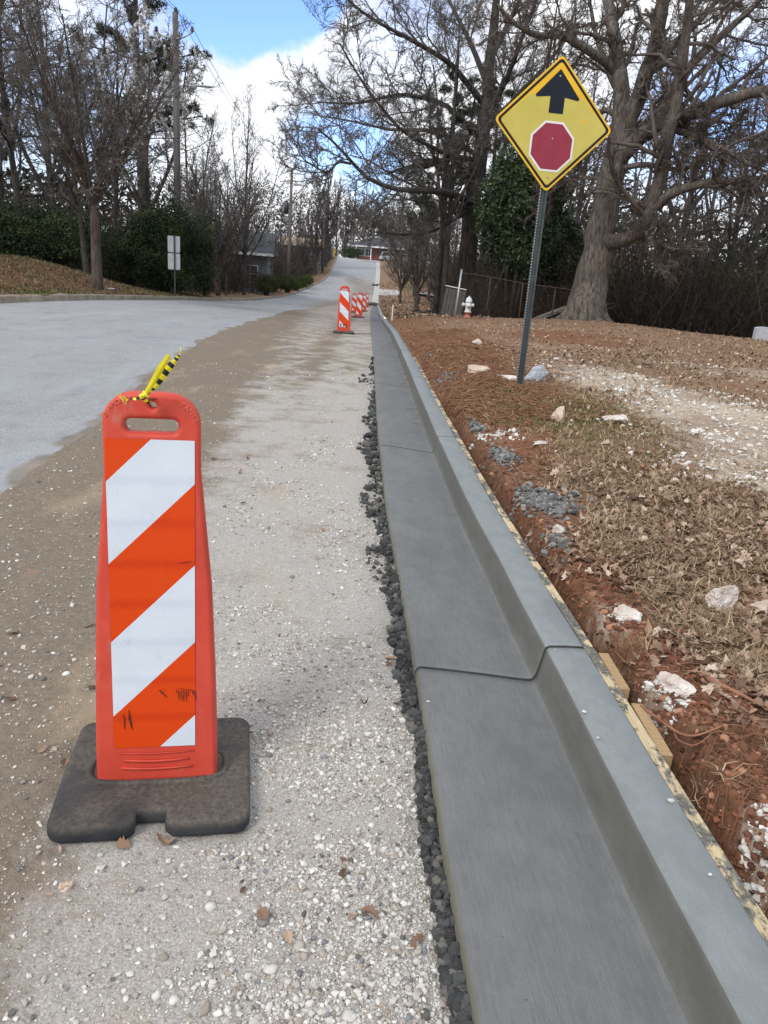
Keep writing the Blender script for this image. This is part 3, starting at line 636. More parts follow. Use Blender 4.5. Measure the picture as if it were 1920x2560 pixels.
# ridges and recess line below the sheet
mb = MB()
for z, h in ((.128, .085), (.104, .095), (.152, .1)): mb.tube([(-h, -.0505, z+.003), (-h*.5, -.0520, z), (0, -.0525, z-.001), (h*.5, -.0520, z), (h, -.0505, z+.003)], .0035 if h < .1 else .0015, 6)
mb.build('moulded_rib', BODY, P0, True, (0, 0, -.018))
mb = MB(); bl = arc(0.004, 1.098, .032, .030, 0, 180, 8); mb.prism([(-.028, 1.083)]+bl[::-1]+[(.036, 1.083)], -.0262, -.0235)
LET = simple('paler_red_letters', (.66, .12, .08), (.72, .17, .12), 30, .6)  # letters a paler red than the body so they stand out
items = []
for i, ch in enumerate('DIAMOND'): a = R_(158-(i*9.5)); items.append((ch, -.030+.115*math.cos(a)*.62-.012, 1.035+.105*math.sin(a)*.62+.018, -(a-PI/2)*.85))
for i, ch in enumerate('PANEL'): a = R_(58-(i*11)); items.append((ch, .030+.115*math.cos(a)*.62+.006, 1.035+.105*math.sin(a)*.62+.018, -(a-PI/2)*.85))
for it in (items[:7], items[7:]):
    tm = text_mesh(it, .017, .0012, 'raised_lettering'); tm.transform(Matrix.Translation((0, -.0248, -.018))); obj('raised_lettering', tm, LET, P0)
# scuffs on the sheet
rng = random.Random(4); mb = MB()
def ys_(z): return -(.024*(1+1.1*max(0, min(1, (1.0-z)/.95))))-.0038
def smear(x0, z0, x1, z1, w):
    n = 6; V = []
    for i in range(n+1):
        t = i/n; x = x0+(x1-x0)*t+rng.uniform(-.0015, .0015); z = z0+(z1-z0)*t; ww = w*math.sin(PI*(t*.9+.05))
        V += [(x-ww, ys_(z), z+.3*ww), (x+ww, ys_(z), z-.3*ww)]
    mb.add(V, [(2*i, 2*i+1, 2*i+3, 2*i+2) for i in range(n)])
def flush_():
    global mb
    mb.build('black_scuff', SCUFF, P0, False, (0, 0, -.018)); mb = MB()
for i in range(9): smear(.055+i*.006, .345-abs(i-3)*.001, .056+i*.006, .345-rng.uniform(.008, .045), .0014)
smear(.05, .347, .10, .338, .0035); flush_(); smear(.015, .335, .03, .318, .004); smear(.01, .342, .022, .330, .005); smear(.022, .345, .026, .341, .002)
flush_(); smear(-.083, .275, -.080, .225, .002); smear(-.070, .285, -.062, .225, .0035); flush_(); smear(.06, .700, .098, .706, .0022)
flush_()
# caution tape knotted through the hole
tp = thing('caution_tape', 'frayed yellow and black caution tape knotted to the top of the nearest panel', 'caution tape', (-.582, 1.815, 0), R_(11))
def ribbon(pts, w, tw, n=28, mat=None, name='strip', phase=0, stripes_=True, fold=.35):
    pts = np.array(pts, float); b_ = np.array([-.008, -.04, 1.123]); pts = b_+(pts-b_)*(.72 if n > 20 else .85); s = np.linspace(0, len(pts)-1, n); P = np.stack([np.interp(s, range(len(pts)), pts[:, k]) for k in range(3)], 1)
    Tn = np.gradient(P, axis=0); Tn /= np.linalg.norm(Tn, axis=1, keepdims=True)
    V = []; 
    for i in range(n):
        ww = .68*np.interp(i/(n-1), np.linspace(0, 1, len(w)), w); a = np.interp(i/(n-1), np.linspace(0, 1, len(tw)), tw)
        s1 = np.cross(Tn[i], [0, 1, 0]); s1 /= np.linalg.norm(s1); s2 = np.cross(Tn[i], s1); d = s1*math.cos(a)+s2*math.sin(a); q = np.cross(Tn[i], d)
        V += [P[i]-d*ww, P[i]+q*ww*fold, P[i]+d*ww]
    Y_, K_ = [], []
    for i in range(n-1):
        k = (int((i+phase)/2) % 2 == 1) and stripes_
        for j in range(2): (K_ if k else Y_).append((3*i+j, 3*i+j+1, 3*i+j+4, 3*i+j+3))
    me = np_mesh(name, V, Y_+K_, None, False); o = obj(name, me, None, tp); me.materials.append(TAPE_Y); me.materials.append(TAPE_K)
    for p in me.polygons: p.material_index = 0 if p.index < len(Y_) else 1
    md = o.modifiers.new('t', 'SOLIDIFY'); md.thickness = .0008
    return o
ribbon([(-.008, -.045, 1.125), (.012, -.05, 1.155), (.045, -.055, 1.215), (.072, -.05, 1.258)], [.006, .009, .012, .008], [.2, .3, .5, .6], 22, stripes_=False)
ribbon([(-.006, -.040, 1.125), (.022, -.045, 1.15), (.060, -.04, 1.205), (.092, -.03, 1.244), (.105, -.03, 1.262)], [.006, .007, .014, .012, .006, .001], [0, .4, .2, .5, .3], 30, phase=1)
ribbon([(-.012, -.042, 1.120), (-.03, -.05, 1.112), (-.047, -.05, 1.113)], [.006, .005, .002], [0, .8, .3], 9)
ribbon([(-.012, -.04, 1.125), (-.010, -.045, 1.112), (.001, -.036, 1.100), (.004, -.01, 1.099)], [.007, .008, .006, .005], [0, .4, .2], 12)
ribbon([(-.010, .032, 1.125), (-.006, .03, 1.112), (.003, .012, 1.099)], [.006, .007, .005], [0, .4, .2], 8)
mb = MB()
for k in range(3):
    a = np.linspace(0, 2*PI, 12); ax = k*1.0; mb.tube(np.stack([-.010+.010*np.cos(a)*math.cos(ax)+.002*k, -.036+.010*np.sin(a), 1.124+.010*np.cos(a)*math.sin(ax+.6)], 1), .0036, 6, False)
mb.build('knot', TAPE_Y, tp, True); mb = MB()
for k in range(5): mb.tube([(-.045, -.05, 1.113), (-.052-.004*k, -.05+.002*k, 1.112+.006*(k-2)), (-.058-.003*k, -.052, 1.116+.004*(k-1))], .0007, 4)
mb.build('frayed_end', TAPE_Y, tp, True); mb = MB(); mb.tube([(.073, -.033, 1.223), (.076, -.033, 1.231), (.073, -.033, 1.238)], [.0018, .0012, .0006], 4)
mb.build('frayed_end', TAPE_Y, tp, True)
pan = []
for lab, px, Y, rz, lean, tw in [
    ('upright orange and white panel lettered S.F.I at its foot, second nearest the camera', 859, 19.0, 6, 0, -1.5),
    ('leaning orange and white panel in front of the far cluster, nearer the gutter', 896, 36.0, -8, 0, 2.),
    ('orange and white panel at the left of the far cluster, farthest from the gutter', 884, 47., 4, 0, 0),
    ('orange and white panel hidden behind the leaning one, only its foot and top showing', 909, 52., 4, 0, 0),
    ('smallest orange and white panel, farthest down the road by the dark bag', 916, 65., 0, 0, -1)]:
    X, Yy, Z = locx(px, Y); p = panel(lab, (X, Yy, Z), R_(rz), True, lean, tw); pan.append(p)
sf = text_mesh([('S', -.075, .19, .1), ('.', -.04, .165, 0), ('F', 0, .19, 0), ('.', .035, .165, 0), ('I', .06, .185, -.1)], .085, .0006, 'lettering', .0035)
sf.transform(Matrix.Translation((0, -.052, 0))); obj('lettering', sf, BLACKINK, pan[0])

# ------------------------------------------------------------------ stop ahead sign
SX, SY, SZ = 1.455, 8.76, float(G(1.447, 8.76))
sg = thing('warning_sign', 'yellow diamond sign with black arrow above a red octagon, on a tall steel post', 'road sign', (SX-.02, SY, SZ-.02), R_(10.8))
mb = MB(); zt = 3.55-SZ
prof = [(-.044, 0), (-.028, 0), (-.016, .026), (.016, .026), (.028, 0), (.044, 0), (.044, .004), (.030, .004), (.018, .031), (-.018, .031), (-.030, .004), (-.044, .004)]
V = [(x, y, z) for z in (-.4, zt) for x, y in prof]; n = 12
mb.add(V, [(i, (i+1) % n, n+(i+1) % n, n+i) for i in range(n)]); post = mb.build('post', STEEL, sg)
mb = MB()
for i in range(72):
    z = .06+i*.030
    if z < zt-.85:
        mb.add([(-.036+.0062*math.cos(a), -.0012, z+.0062*math.sin(a)) for a in [k*PI/4 for k in range(8)]], None, [(0, k+1, k+2) for k in range(6)])
mb.build('bolt_hole', simple('pale_gap', (.45, .45, .44), (.5, .5, .5)), post)
def rdia(h, r, n=6):
    L = []; 
    for k in range(4):
        a0 = 90*k-45+90*0; cx = (h-r*1.414)*math.cos(R_(90*k)); cz = (h-r*1.414)*math.sin(R_(90*k)); L += arc(cx, cz, r, r, 90*k-45, 90*k+45, n)
    return L
def plate(name, poly, y0, th, mat, parent, holes=()):
    mb = MB(); mb.prism(poly, y0, y0+th); return mb.build(name, mat, parent)
zc = 2.967-SZ+.02
mb = MB(); mb.prism(rdia(.6465, .045), -.004, 0); pl = mb.build('diamond_plate', YORG, sg, loc=(.02, -.002, zc))
def frame_strip(name, A, B, y, mat, parent):
    n = len(A); V = [(a[0], y, a[1]) for a in A]+[(b[0], y, b[1]) for b in B]; mb = MB(); mb.add(V, [(i, (i+1) % n, n+(i+1) % n, n+i) for i in range(n)]); return mb.build(name, mat, parent)
frame_strip('border', rdia(.620, .040), rdia(.585, .030), -.0056, NAVY, pl)
# the unfaded orange rim lies inside the border at the top; the faded face covers the rest
face = [(-.545, -.01), (-.545, 0), (-.29, .255), (.0, .255), (.29, .255), (.575, -.02), (.578, 0), (.565, -.02), (0, -.578), (-.565, -.02)]
plate('faded_face', [(0, -.576), (.574, -.01), (.555, .022), (.29, .262), (-.29, .262), (-.566, .010), (-.574, -.003)], -.0052, .0008, YEL, pl)
ar = [(0, .515), (.238, .262), (.225, .242), (.078, .262), (.078, .108), (-.078, .108), (-.078, .262), (-.225, .242), (-.238, .262)]
plate('arrow', ar, -.0078, .0012, NAVY, pl)
oc = lambda r: [(r*math.cos(R_(22.5+45*k)), -.205+r*math.sin(R_(22.5+45*k))) for k in range(8)]
plate('octagon', oc(.258), -.0078, .0012, WHT, pl); plate('octagon_centre', oc(.236), -.0092, .0011, CRIM, pl)
for x, z in ((-.0, .45), (0, -.50), (0, -.13)): MB().lathe((x, -.0085, z), [(.0001, -.006), (.008, -.004), (.009, 0)], 10, 'Y').build('bolt', GALV, pl)

# ------------------------------------------------------------------ form board, cleats, stake
def ufr(u, y): return float(XR(y))+u, y
mb = MB(); segs = [(-1.2, 3.46), (3.48, 7.1), (7.12, 10.8), (10.82, 14.5), (14.52, 20), (20.02, 31)]
for si, (a, b) in enumerate(segs):
    fb = MB(); ys = np.arange(a, b+.001, (b-a)/14); V = []
    for y in ys:
        z = float(zr(y))+.146+.003*math.sin(y*3+si); w = .003*math.sin(y*2.1+si)
        for u, dz in ((.6225+w*0, 0), (.660+w, .001), (.660+w, -.14), (.6225, -.14)): x = float(XR(y))+u; V.append((x, y, z+dz))
    n = len(ys); Q = [(i*4+j, i*4+(j+1) % 4, (i+1)*4+(j+1) % 4, (i+1)*4+j) for i in range(n-1) for j in range(4)]+[(0, 1, 2, 3), (n*4-1, n*4-2, n*4-3, n*4-4)]
    fb.add(V, Q); fo = fb.build('form_board', WOODF)
    tag(fo, ['concrete smeared wooden form board behind the kerb, nearest the camera', 'concrete smeared form board, second along the back of the kerb', 'form board behind the kerb abreast of the sign post', 'form board behind the kerb beyond the sign post, beside the red clay heap', 'form board on the bend of the kerb past the red clay heap', 'farthest form board, thin line behind the kerb towards the hydrant'][si], 'form board', 'form boards along the back of the kerb')
def cleat(px0, py0, px1, py1, lab, z=.10):
    a = np.array(at(px0, py0, 1)); 
    def gzp(px, py):
        d = ray(px, py); t = (z-H)/d[2]; return np.array([0, 0, H])+d*t
    a, b = gzp(px0, py0), gzp(px1, py1); L = np.linalg.norm(b-a); ang = math.atan2(b[1]-a[1], b[0]-a[0]); c = (a+b)/2
    mb = MB(); mb.box((0, 0, -.045), (L, .038, .09), 0, .002); o = mb.build('wood_cleat', WOODB, None, False, (c[0], c[1], z)); o.rotation_euler = (0, 0, ang); tag(o, lab, 'wood block', 'wood blocks nailed behind the form board'); return o
cleat(1508, 1632, 1562, 1722, 'short pine block with a white smear behind the form board, farther of the two', .125)
cleat(1592, 1758, 1668, 1888, 'long bare pine block behind the form board, nearer of the two', .125)
X, Y, Z = locx(971, 27.5)
mb = MB(); mb.box((0, 0, .24), (.05, .025, .62), 0, .003); mb.prism([(-.025, .54), (.025, .54), (0, .57)], -.012, .012)
tag(mb.build('survey_stake', STAKE, None, False, (X+.12, Y, Z)), 'pale wooden stake standing upright behind the far bend of the kerb', 'stake')

# ------------------------------------------------------------------ hydrant
X, Y, Z = locx(1168, 28.)
hy = thing('fire_hydrant', 'worn white fire hydrant with a clay stained foot standing in front of the trees', 'fire hydrant', (X, Y, Z))
MB().lathe((0, 0, 0), [(0, -.05), (.15, -.05), (.15, .03), (.10, .04), (.095, .18), (.14, .185), (.14, .21), (.09, .215)], 24).build('foot', HYDR, hy, True)
MB().lathe((0, 0, 0), [(.09, .213), (.13, .214), (.13, .235), (.10, .24), (.098, .40), (.115, .42), (.115, .50), (.10, .52), (.10, .555)], 24).build('barrel', HYDW, hy, True)
bn = MB().lathe((0, 0, 0), [(.10, .553), (.125, .554), (.125, .585), (.112, .60), (.105, .66), (.08, .70), (.04, .722), (.028, .724), (.028, .76), (0, .762)], 24).build('bonnet', HYDC, hy, True)
MB().lathe((-.08, 0, .46), [(.055, .0), (.055, -.08), (.068, -.082), (.068, -.13), (.03, -.135), (.03, -.165), (0, -.166)], 16, 'X').build('hose_cap', HYDC, hy, True)
MB().lathe((.08, 0, .46), [(.055, .0), (.055, .07), (.065, .072), (.065, .10), (.03, .105), (.03, .125), (0, .126)], 16, 'X').build('hose_cap', HYDC, hy, True)
MB().lathe((0, -.08, .44), [(.07, 0), (.07, -.06), (.085, -.062), (.085, -.11), (.035, -.115), (.035, -.14), (0, -.141)], 16, 'Y').build('pumper_cap', HYDW, hy, True)
# ------------------------------------------------------------------ chain link fence beside the hydrant
FY = 30.
def fx(px, Y=FY): return locx(px, Y)
x0 = fx(1134)[0]; x1 = fx(1420)[0]+.6
fn = thing('chain_link_fence', 'chain link fence with rusty top rail running behind the hydrant to the big oak', 'fence', (x0, FY, 0))
zb0 = float(G(x0, FY)); L = x1-x0
MB().tube([(.0, -.25, zb0-.4), (.12, -.22, zb0+1.75)], .035, 10).build('corner_post', GALV, fn, True)
rail = [(.1+t*(L-.1), 0+.05*math.sin(t*5), zb0+1.62-.38*t+.02*math.sin(t*9)) for t in np.linspace(0, 1, 12)]
RUST = simple('rusty_rail', (.045, .03, .025), (.09, .06, .045), 9, .8)
MB().tube(rail, .018, 8).build('top_rail', RUST, fn, True)
for k in range(1, 5): x = L*k/4; zz = float(G(x0+x, FY)); MB().tube([(x, 0, zz-.3), (x, 0, zb0+1.62-.38*k/4)], .024, 8).build('post', RUST, fn, True)
P = []
for k in range(int(L/.08)):
    for s in (-1, 1):
        xa = k*.08+.04; za = zb0+1.55-.38*k*.08/L; P.append([(xa, 0, za), (min(L, max(0, xa+s*.75)), 0, za-.75), (min(L, max(0, xa+s*1.5)), 0, za-1.5)])
V, Q = tubes(np.array(P), np.full((len(P), 3), .0022), 3); obj('wire_mesh', np_mesh('wire_mesh', V, Q), RUST, fn)
# leaning timber bin
X, Y, Z = locx(1128, 31.5)
bn = thing('lean_to_bin', 'small leaning grey board bin with a pale top edge beside the fence corner', 'timber bin', (X, Y, Z), R_(-12))
OLDW = simple('grey_board', (.06, .055, .05), (.13, .12, .11), 6, .9, stretch=(9, 9, 1)); mb = MB()
for k in range(6): mb.box((-.32+k*.14, 0, .5+.01*k), (.125, .03, 1.2-.05*k), 0, .004, mtx=Matrix.Rotation(.12, 4, 'Y'))
for k in range(5): mb.box((-.30, .1+k*.14, .52), (.03, .125, 1.15), 0, .004, mtx=Matrix.Rotation(.12, 4, 'Y'))
mb.build('side_board', OLDW, bn); MB().box((.08, .0, 1.13), (.85, .06, .035), 0, .006, mtx=Matrix.Rotation(.12, 4, 'Y')).build('top_board', TRIM, bn)
# ------------------------------------------------------------------ double sign seen from behind on the left
X, Y, Z = locx(438, 33.)
ds = thing('street_sign', 'two blank aluminium sign backs stacked on a dark post by the left bank', 'road sign', (X, Y, Z), R_(4))
MB().box((0, -.03, 1.0), (.055, .04, 2.9), 0, .004).build('post', DARKM, ds)
for z, w in ((2.07, .50), (1.39, .50)):
    mb = MB(); L_ = []
    for cx, cz, a in ((w/2-.04, .32-.04, 0), (-w/2+.04, .32-.04, 90), (-w/2+.04, -.32+.04, 180), (w/2-.04, -.32+.04, 270)): L_ += arc(cx, cz, .04, .04, a, a+90, 5)
    mb.prism(L_, 0, .004); mb.build('sign_plate', ALU, ds, loc=(-.03, 0, z))
# ------------------------------------------------------------------ utility poles and lines
def pole(label, px, Y, htop, r=.15, zt=None):
    X, Y, Z = locx(px, Y); t = thing('utility_pole', label, 'utility pole', (X, Y, Z), 0, 'wooden utility poles along the left side of the road')
    MB().tube([(0, 0, -1), (0, 0, (htop-Z)*.5), (0, 0, htop-Z)], [r*1.15, r, r*.78], 14).build('pole_shaft', POLE, t, True)
    return t, X, Y, Z
p1x, p1y, p1z = at(450, 32, 40.)
pt, X, Y, Z = pole('tall wooden pole with transformer and street lamp arm behind the left trees', 446, 40., p1z, .165)
h = p1z-Z
mb = MB(); mb.tube([(0, -.1, h-1.1), (.45, -.25, h-1.03), (.85, -.35, h-.85)], [.05, .04, .035], 8); mb.tube([(0, -.1, h-1.1), (-.6, .15, h-.95), (-.95, .2, h-.8)], [.05, .04, .035], 8); xa = mb.build('crossarm', GALV, pt, True)
for x, y, z in ((.87, -.36, h-.82), (-.95, .2, h-.77), (.02, 0, h)): MB().lathe((x, y, z), [(.03, -.05), (.035, 0), (.10, .03), (.10, .06), (.04, .08), (.09, .11), (.06, .2), (0, .22)], 12).build('insulator', simple('brown_porcelain', (.12, .06, .06), (.2, .1, .1), 5, .3) if x > .5 else DARKM, xa, True)
tr = MB().lathe((-.36, -.05, h-3.55), [(0, 0), (.19, .02), (.2, .1), (.2, .95), (.21, .97), (.21, 1.03), (.14, 1.1), (0, 1.12)], 18).build('transformer', LGREY, pt, True)
MB().box((-.36, -.26, h-2.95), (.1, .04, .12), 0, .01).build('bracket', DARKM, tr)
MB().lathe((-.48, -.1, h-1.95), [(0, 0), (.06, .01), (.06, .5), (.09, .55), (0, .6)], 12).build('cutout_fuse', LGREY, pt, True)
la = MB().tube([(0, -.15, h-3.5), (.4, -.45, h-3.25), (.85, -.75, h-3.1), (1.2, -.9, h-3.08)], [.035, .03, .028, .028], 8).build('lamp_arm', GALV, pt, True)
mb = MB(); mb.lathe((1.12, -.9, h-3.10), [(.02, 0), (.09, .05), (.13, .3), (.13, .55), (.07, .85), (.0, 1.0)], 16, 'X'); bmx = mb.mesh('lamp_head', True)
for v in bmx.vertices: v.co.z = (v.co.z-(h-3.10))*.45+(h-3.10)
lh = obj('lamp_head', bmx, LGREY, la); MB().lathe((1.47, -.9, h-3.06), [(.05, 0), (.05, .11), (0, .13)], 10).build('photocell', DARKM, lh, True)
p2x, p2y, p2z = at(731, 424, 77.)
pt2, X2, Y2, Z2 = pole('slim dark utility pole with a small transformer beyond the clipped shrubs', 720, 77., p2z, .15)
h2 = p2z-Z2; MB().lathe((-.4, 0, h2-3.9), [(0, 0), (.22, .02), (.22, 1.0), (.1, 1.1), (0, 1.12)], 14).build('transformer', DARKM, pt2, True)
MB().tube([(-1.1, 0, h2-1.1), (0, 0, h2-.95), (1.1, 0, h2-1.0)], .04, 6).build('crossarm', DARKM, pt2, True)
p3x, p3y, p3z = at(812, 487, 110.)
pt3, X3, Y3, Z3 = pole('farthest utility pole among the tall bare bushes', 806, 110., p3z, .15); h3 = p3z-Z3
MB().tube([(-1.0, 0, h3-.9), (1.0, 0, h3-.9)], .05, 6).build('crossarm', DARKM, pt3, True)
def line(a, b, sag, r, label):
    t = np.linspace(0, 1, 40)[:, None]; P = np.array(a)*(1-t)+np.array(b)*t; P[:, 2] -= (4*sag*t*(1-t))[:, 0]
    o = MB().tube(P, r, 5, False).build('power_line', WIRE, None, True); tag(o, label, 'power line', 'overhead wires'); return o
A1 = (X+.87, Y-.36, Z+h-.62); A2 = (X+.02, Y, Z+h+.2)
B = (X2+1.1, Y2, Z2+h2-1.0); B2 = (X2, Y2, Z2+h2)
line((X-5.9, -5, 17.8), A1, .8, .011, 'overhead wire from the top edge of the photo to the tall pole insulator')
line(A1, B, 1.2, .012, 'overhead wire running from the tall pole insulator down to the slim pole')
line((X-7, -5, 18.2), A2, .8, .011, 'overhead wire reaching the very top of the tall pole')
line(A2, B2, 1.2, .012, 'overhead wire running from the top of the tall pole to the slim pole')
line((X+.1, Y, Z+h-3.9), (X2, Y2, Z2+h2-3), 1.4, .012, 'lower cable leaving the tall pole at lamp height')
line(B2, (X3, Y3, Z3+h3), .8, .013, 'wire between the slim pole and the farthest pole')
w1 = at(640, 545, 88.); w2 = at(1100, 575, 70.)
line((X2, Y2, Z2+h2-5.5), (6., 62., 5.2), .6, .016, 'dark service cable crossing the road in the dip')
for k, (ya, yb) in enumerate(((530, 540), (548, 566), (575, 588))):
    a = at(880, ya, 125.); b = at(960, yb, 125.); line(tuple(a), tuple(b+(b-a)*.6), .1, .022, ['topmost pale wire crossing in front of the far pines', 'middle pale wire crossing in front of the far pines', 'lowest pale wire crossing in front of the far pines'][k])

# ------------------------------------------------------------------ houses, vehicles far away
def window(parent, x, y, z, w, h_, mat=GLASS, name='window'):
    f = MB(); t = .07
    f.box((x-w/2, y, z), (t, .08, h_+t)); f.box((x+w/2, y, z), (t, .08, h_+t)); f.box((x, y, z+h_/2), (w-t, .076, t)); f.box((x, y, z-h_/2), (w-t, .076, t)); f.box((x, y, z), (.04, .07, h_-t)); f.box((x, y-.002, z), (w-t, .06, .035))
    fo = f.build(name, TRIM, parent); MB().box((x, y+.02, z), (w-.05, .02, h_-.05)).build('pane', mat, fo)
hp = at(940, 652, 168.); hz = hp[2]+.1
hs_ = thing('brick_house', 'low red brick house with a white eave at the crest of the hill', 'house', (hp[0], 172., hz), R_(-3))
MB().box((1.0, 4, 1.4), (12, 8, 2.8)).build('wall', BRICK, hs_)
mb = MB(); V = [(-6.2, -1.6, 2.72), (9, -1.6, 2.72), (9, 9.6, 2.72), (-6.2, 9.6, 2.72), (-2, 4, 4.7), (5, 4, 4.7)]
mb.add(V, [(0, 1, 5, 4), (2, 3, 4, 5), (0, 3, 2, 1)], [(1, 2, 5), (3, 0, 4)]); rf = mb.build('roof', ROOFD, hs_); MB().box((1.4, -1.62, 2.66), (15.3, .1, .3)).build('eave', TRIM, rf)
for x in (-4.4, -1.2, 2.5): MB().box((x, -1.3, 1.3), (.22, .22, 2.6)).build('porch_post', TRIM, hs_)
window(hs_, -3.4, -.03, 1.5, 1.3, 1.5); window(hs_, -1.9, -.03, 1.5, 1.3, 1.5); window(hs_, 3.5, -.03, 1.5, 1.6, 1.4)
MB().box((.9, -.03, 1.1), (1, .06, 2.1)).build('door', DARKM, hs_)
def car(label, loc, rz, L=4.8, Hh=1.55, pick=False):
    t = thing('parked_car', label, 'car', loc, rz, 'cars parked at the crest')
    body = [(-L/2, .35), (-L/2, .85), (-L*.46, .98), (L*.2, 1.0), (L*.44, .88), (L/2, .7), (L/2, .35)]
    mb = MB(); mb.prism(body, -.88, .88); mb.build('body', CARW, t)
    cab = [(-L*.44, .98), (-L*.38, Hh-.06), (-L*.3, Hh), (L*.02, Hh), (L*.1, Hh-.06), (L*.22, 1.0)] if not pick else [(-L*.12, .98), (-L*.10, Hh-.05), (-L*.06, Hh), (L*.10, Hh), (L*.14, Hh-.05), (L*.24, 1.0)]
    mb = MB(); mb.prism(cab, -.80, .80); mb.build('cabin', CARW, t)
    c2 = [(x*.93, min(z, Hh-.1)) for x, z in cab]; c2 = [(x, max(z, 1.03)) for x, z in c2]
    mb = MB(); mb.prism(c2, -.815, .815); mb.build('side_window', GLASS, t)
    for x in (-L*.31, L*.31):
        for y in (-.86, .86): w = MB().lathe((x, y-.1, .33), [(.0, .0), (.33, .0), (.33, .2), (.0, .2)], 18, 'Y').build('tyre', TYRE, t, True); MB().lathe((x, y-.12, .33), [(0, 0), (.19, .0), (.19, .24), (0, .24)], 12, 'Y').build('rim', ALU, w, True)
    for y in (-.7, .7): MB().box((-L/2-.01, y, .78), (.05, .25, .16)).build('tail_lamp', TAIL, t)
    return t
X, Y, Z = locx(978, 156.); car('pale sport utility car parked before the brick house', (X, Y, zr(156)+.05), R_(8), 4.7, 1.8)
X, Y, Z = locx(1008, 157.); car('silver pickup with its nose to the right, beside the pale sport utility car', (X, Y, zr(157)+.05), R_(4), 5.2, 1.6, True)
X, Y, Z = locx(836, 150.); yp = thing('yellow_marker', 'small bright yellow marker post at the far left corner of the crest', 'marker post', (X, Y, Z)); MB().tube([(0, 0, -.2), (0, 0, 1.4)], .12, 8).build('post', YPAINT, yp); MB().box((0, 0, .9), (.4, .1, .5)).build('marker_plate', YPAINT, yp)
X, Y, Z = locx(525, 62.)
gh = thing('grey_house', 'grey sided house with white eave half hidden behind the left trees', 'house', (X, Y, Z-.6), R_(6))
MB().box((0, 5, 1.7), (8.8, 8, 3.6)).build('wall', SIDING, gh); mb = MB()
mb.add([(-4.8, .4, 3.4), (4.8, .4, 3.4), (4.8, 9.6, 3.4), (-4.8, 9.6, 3.4), (-4.8, 5, 5.2), (4.8, 5, 5.2)], [(0, 1, 5, 4), (2, 3, 4, 5), (0, 3, 2, 1)], [(1, 2, 5), (3, 0, 4)]); rf = mb.build('roof', ROOFD, gh); MB().box((0, .38, 3.42), (9.7, .1, .2)).build('eave', TRIM, rf)
for x in (-3, 0, 3): window(gh, x, .97, 1.9, 1.2, 1.3)
X, Y, Z = locx(752, 108.)
bh = thing('pale_bungalow', 'pale low building with a tan roof edge glimpsed left of the far road', 'house', (X, Y, Z+.3), R_(5))
MB().box((0, 3, 1.1), (5.2, 6, 3.6)).build('wall', simple('pale_blue_wall', (.18, .21, .24), (.27, .30, .33), 2), bh); mb = MB(); mb.add([(-2.9, -.4, 2.85), (2.9, -.4, 2.85), (2.9, 6.4, 2.85), (-2.9, 6.4, 2.85), (-2.9, 3, 4.0), (2.9, 3, 4.0)], [(0, 1, 5, 4), (2, 3, 4, 5), (0, 3, 2, 1)], [(1, 2, 5), (3, 0, 4)]); mb.build('roof', simple('tan_roof', (.19, .155, .11), (.26, .21, .155), 4), bh)
window(bh, -1, -.03, 1.3, 1.1, 1.1); window(bh, 1.2, -.03, 1.3, 1.1, 1.1)
# small slab beside wood on the right
X, Y, Z = locx(1906, 22.)
sb = MB(); P_ = [(-.26, 0), (.26, 0), (.26, .34)]+arc(0, .34, .26, .05, 0, 180, 8)+[(-.26, .34)]; sb.prism(P_, -.09, .09)
tag(sb.build('stone_marker', simple('pale_granite', (.33, .35, .40), (.44, .46, .5), 12, .8), None, False, (X, Y, Z-.03)), 'pale grey upright stone slab at the right edge of the yard', 'stone slab')
def bag(px, Y, lab, s=.4, u=None):
    X, Y, Z = locx(px, Y); bm = bmesh.new(); bmesh.ops.create_icosphere(bm, subdivisions=3, radius=1)
    for v in bm.verts:
        n = v.co.copy(); k = 1+.18*math.sin(n.x*5+n.y*3)+.12*math.sin(n.y*9); v.co = (n.x*s*k, n.y*s*.6*k, max(-.02, n.z*.16*k+.08))
    mb = MB(); mb.bm(bm); tag(mb.build('sandbag', BAG, None, True, (X, Y, Z+.02)), lab, 'sandbag', 'dark bags lying on the far gutter')
bag(930, 69., 'dark bag lying across the end of the fresh gutter', .75); bag(943, 101., 'brown bag lying on the pale kerb just above the driveway apron', .6)
# blue scrap on the bank
X, Y, Z = locx(273, 28.5); tag(MB().box((0, 0, .02), (.38, .12, .03), .1, .005).build('scrap_board', simple('pale_blue_plastic', (.35, .45, .6), (.4, .5, .65)), None, False, (X, Y, Z)), 'small pale blue strip lying on the grass bank beside the tree', 'litter')

# ------------------------------------------------------------------ trees
def barkm(name, c1, c2, sc=3):
    m = NT(name); rg_ = m.noise(3, 7, .75, stretch=(5, 5, .9)); pl = m.noise(1.3, 4, .6); col = m.ramp(rg_, [(.34, tuple(x*.55 for x in c1)), (.50, tuple((a+b)/2 for a, b in zip(c1, c2))), (.64, c2)])
    col = m.mix(m.step(pl, .35, .65, 0., .45), col, tuple(x*.7 for x in c1)); m.bump(rg_, 1., .05); return m.fin(col, .95, .1)
BK_OAK = barkm('oak_bark', (.055, .047, .041), (.23, .20, .175)); BK_DARK = barkm('dark_bark', (.042, .039, .036), (.13, .118, .108)); BK_MID = barkm('grey_brown_bark', (.06, .048, .042), (.15, .12, .105))
BK_FAR = barkm('purple_grey_twigs', (.085, .072, .074), (.14, .118, .118)); BK_RED = barkm('reddish_bark', (.10, .065, .05), (.2, .14, .11))
TWG = simple('grey_twigs', (.085, .078, .074), (.18, .168, .158), 1.5, .95, .05); TWO = simple('pale_grey_twigs', (.075, .062, .056), (.16, .135, .12), 1.5, .95, .05)
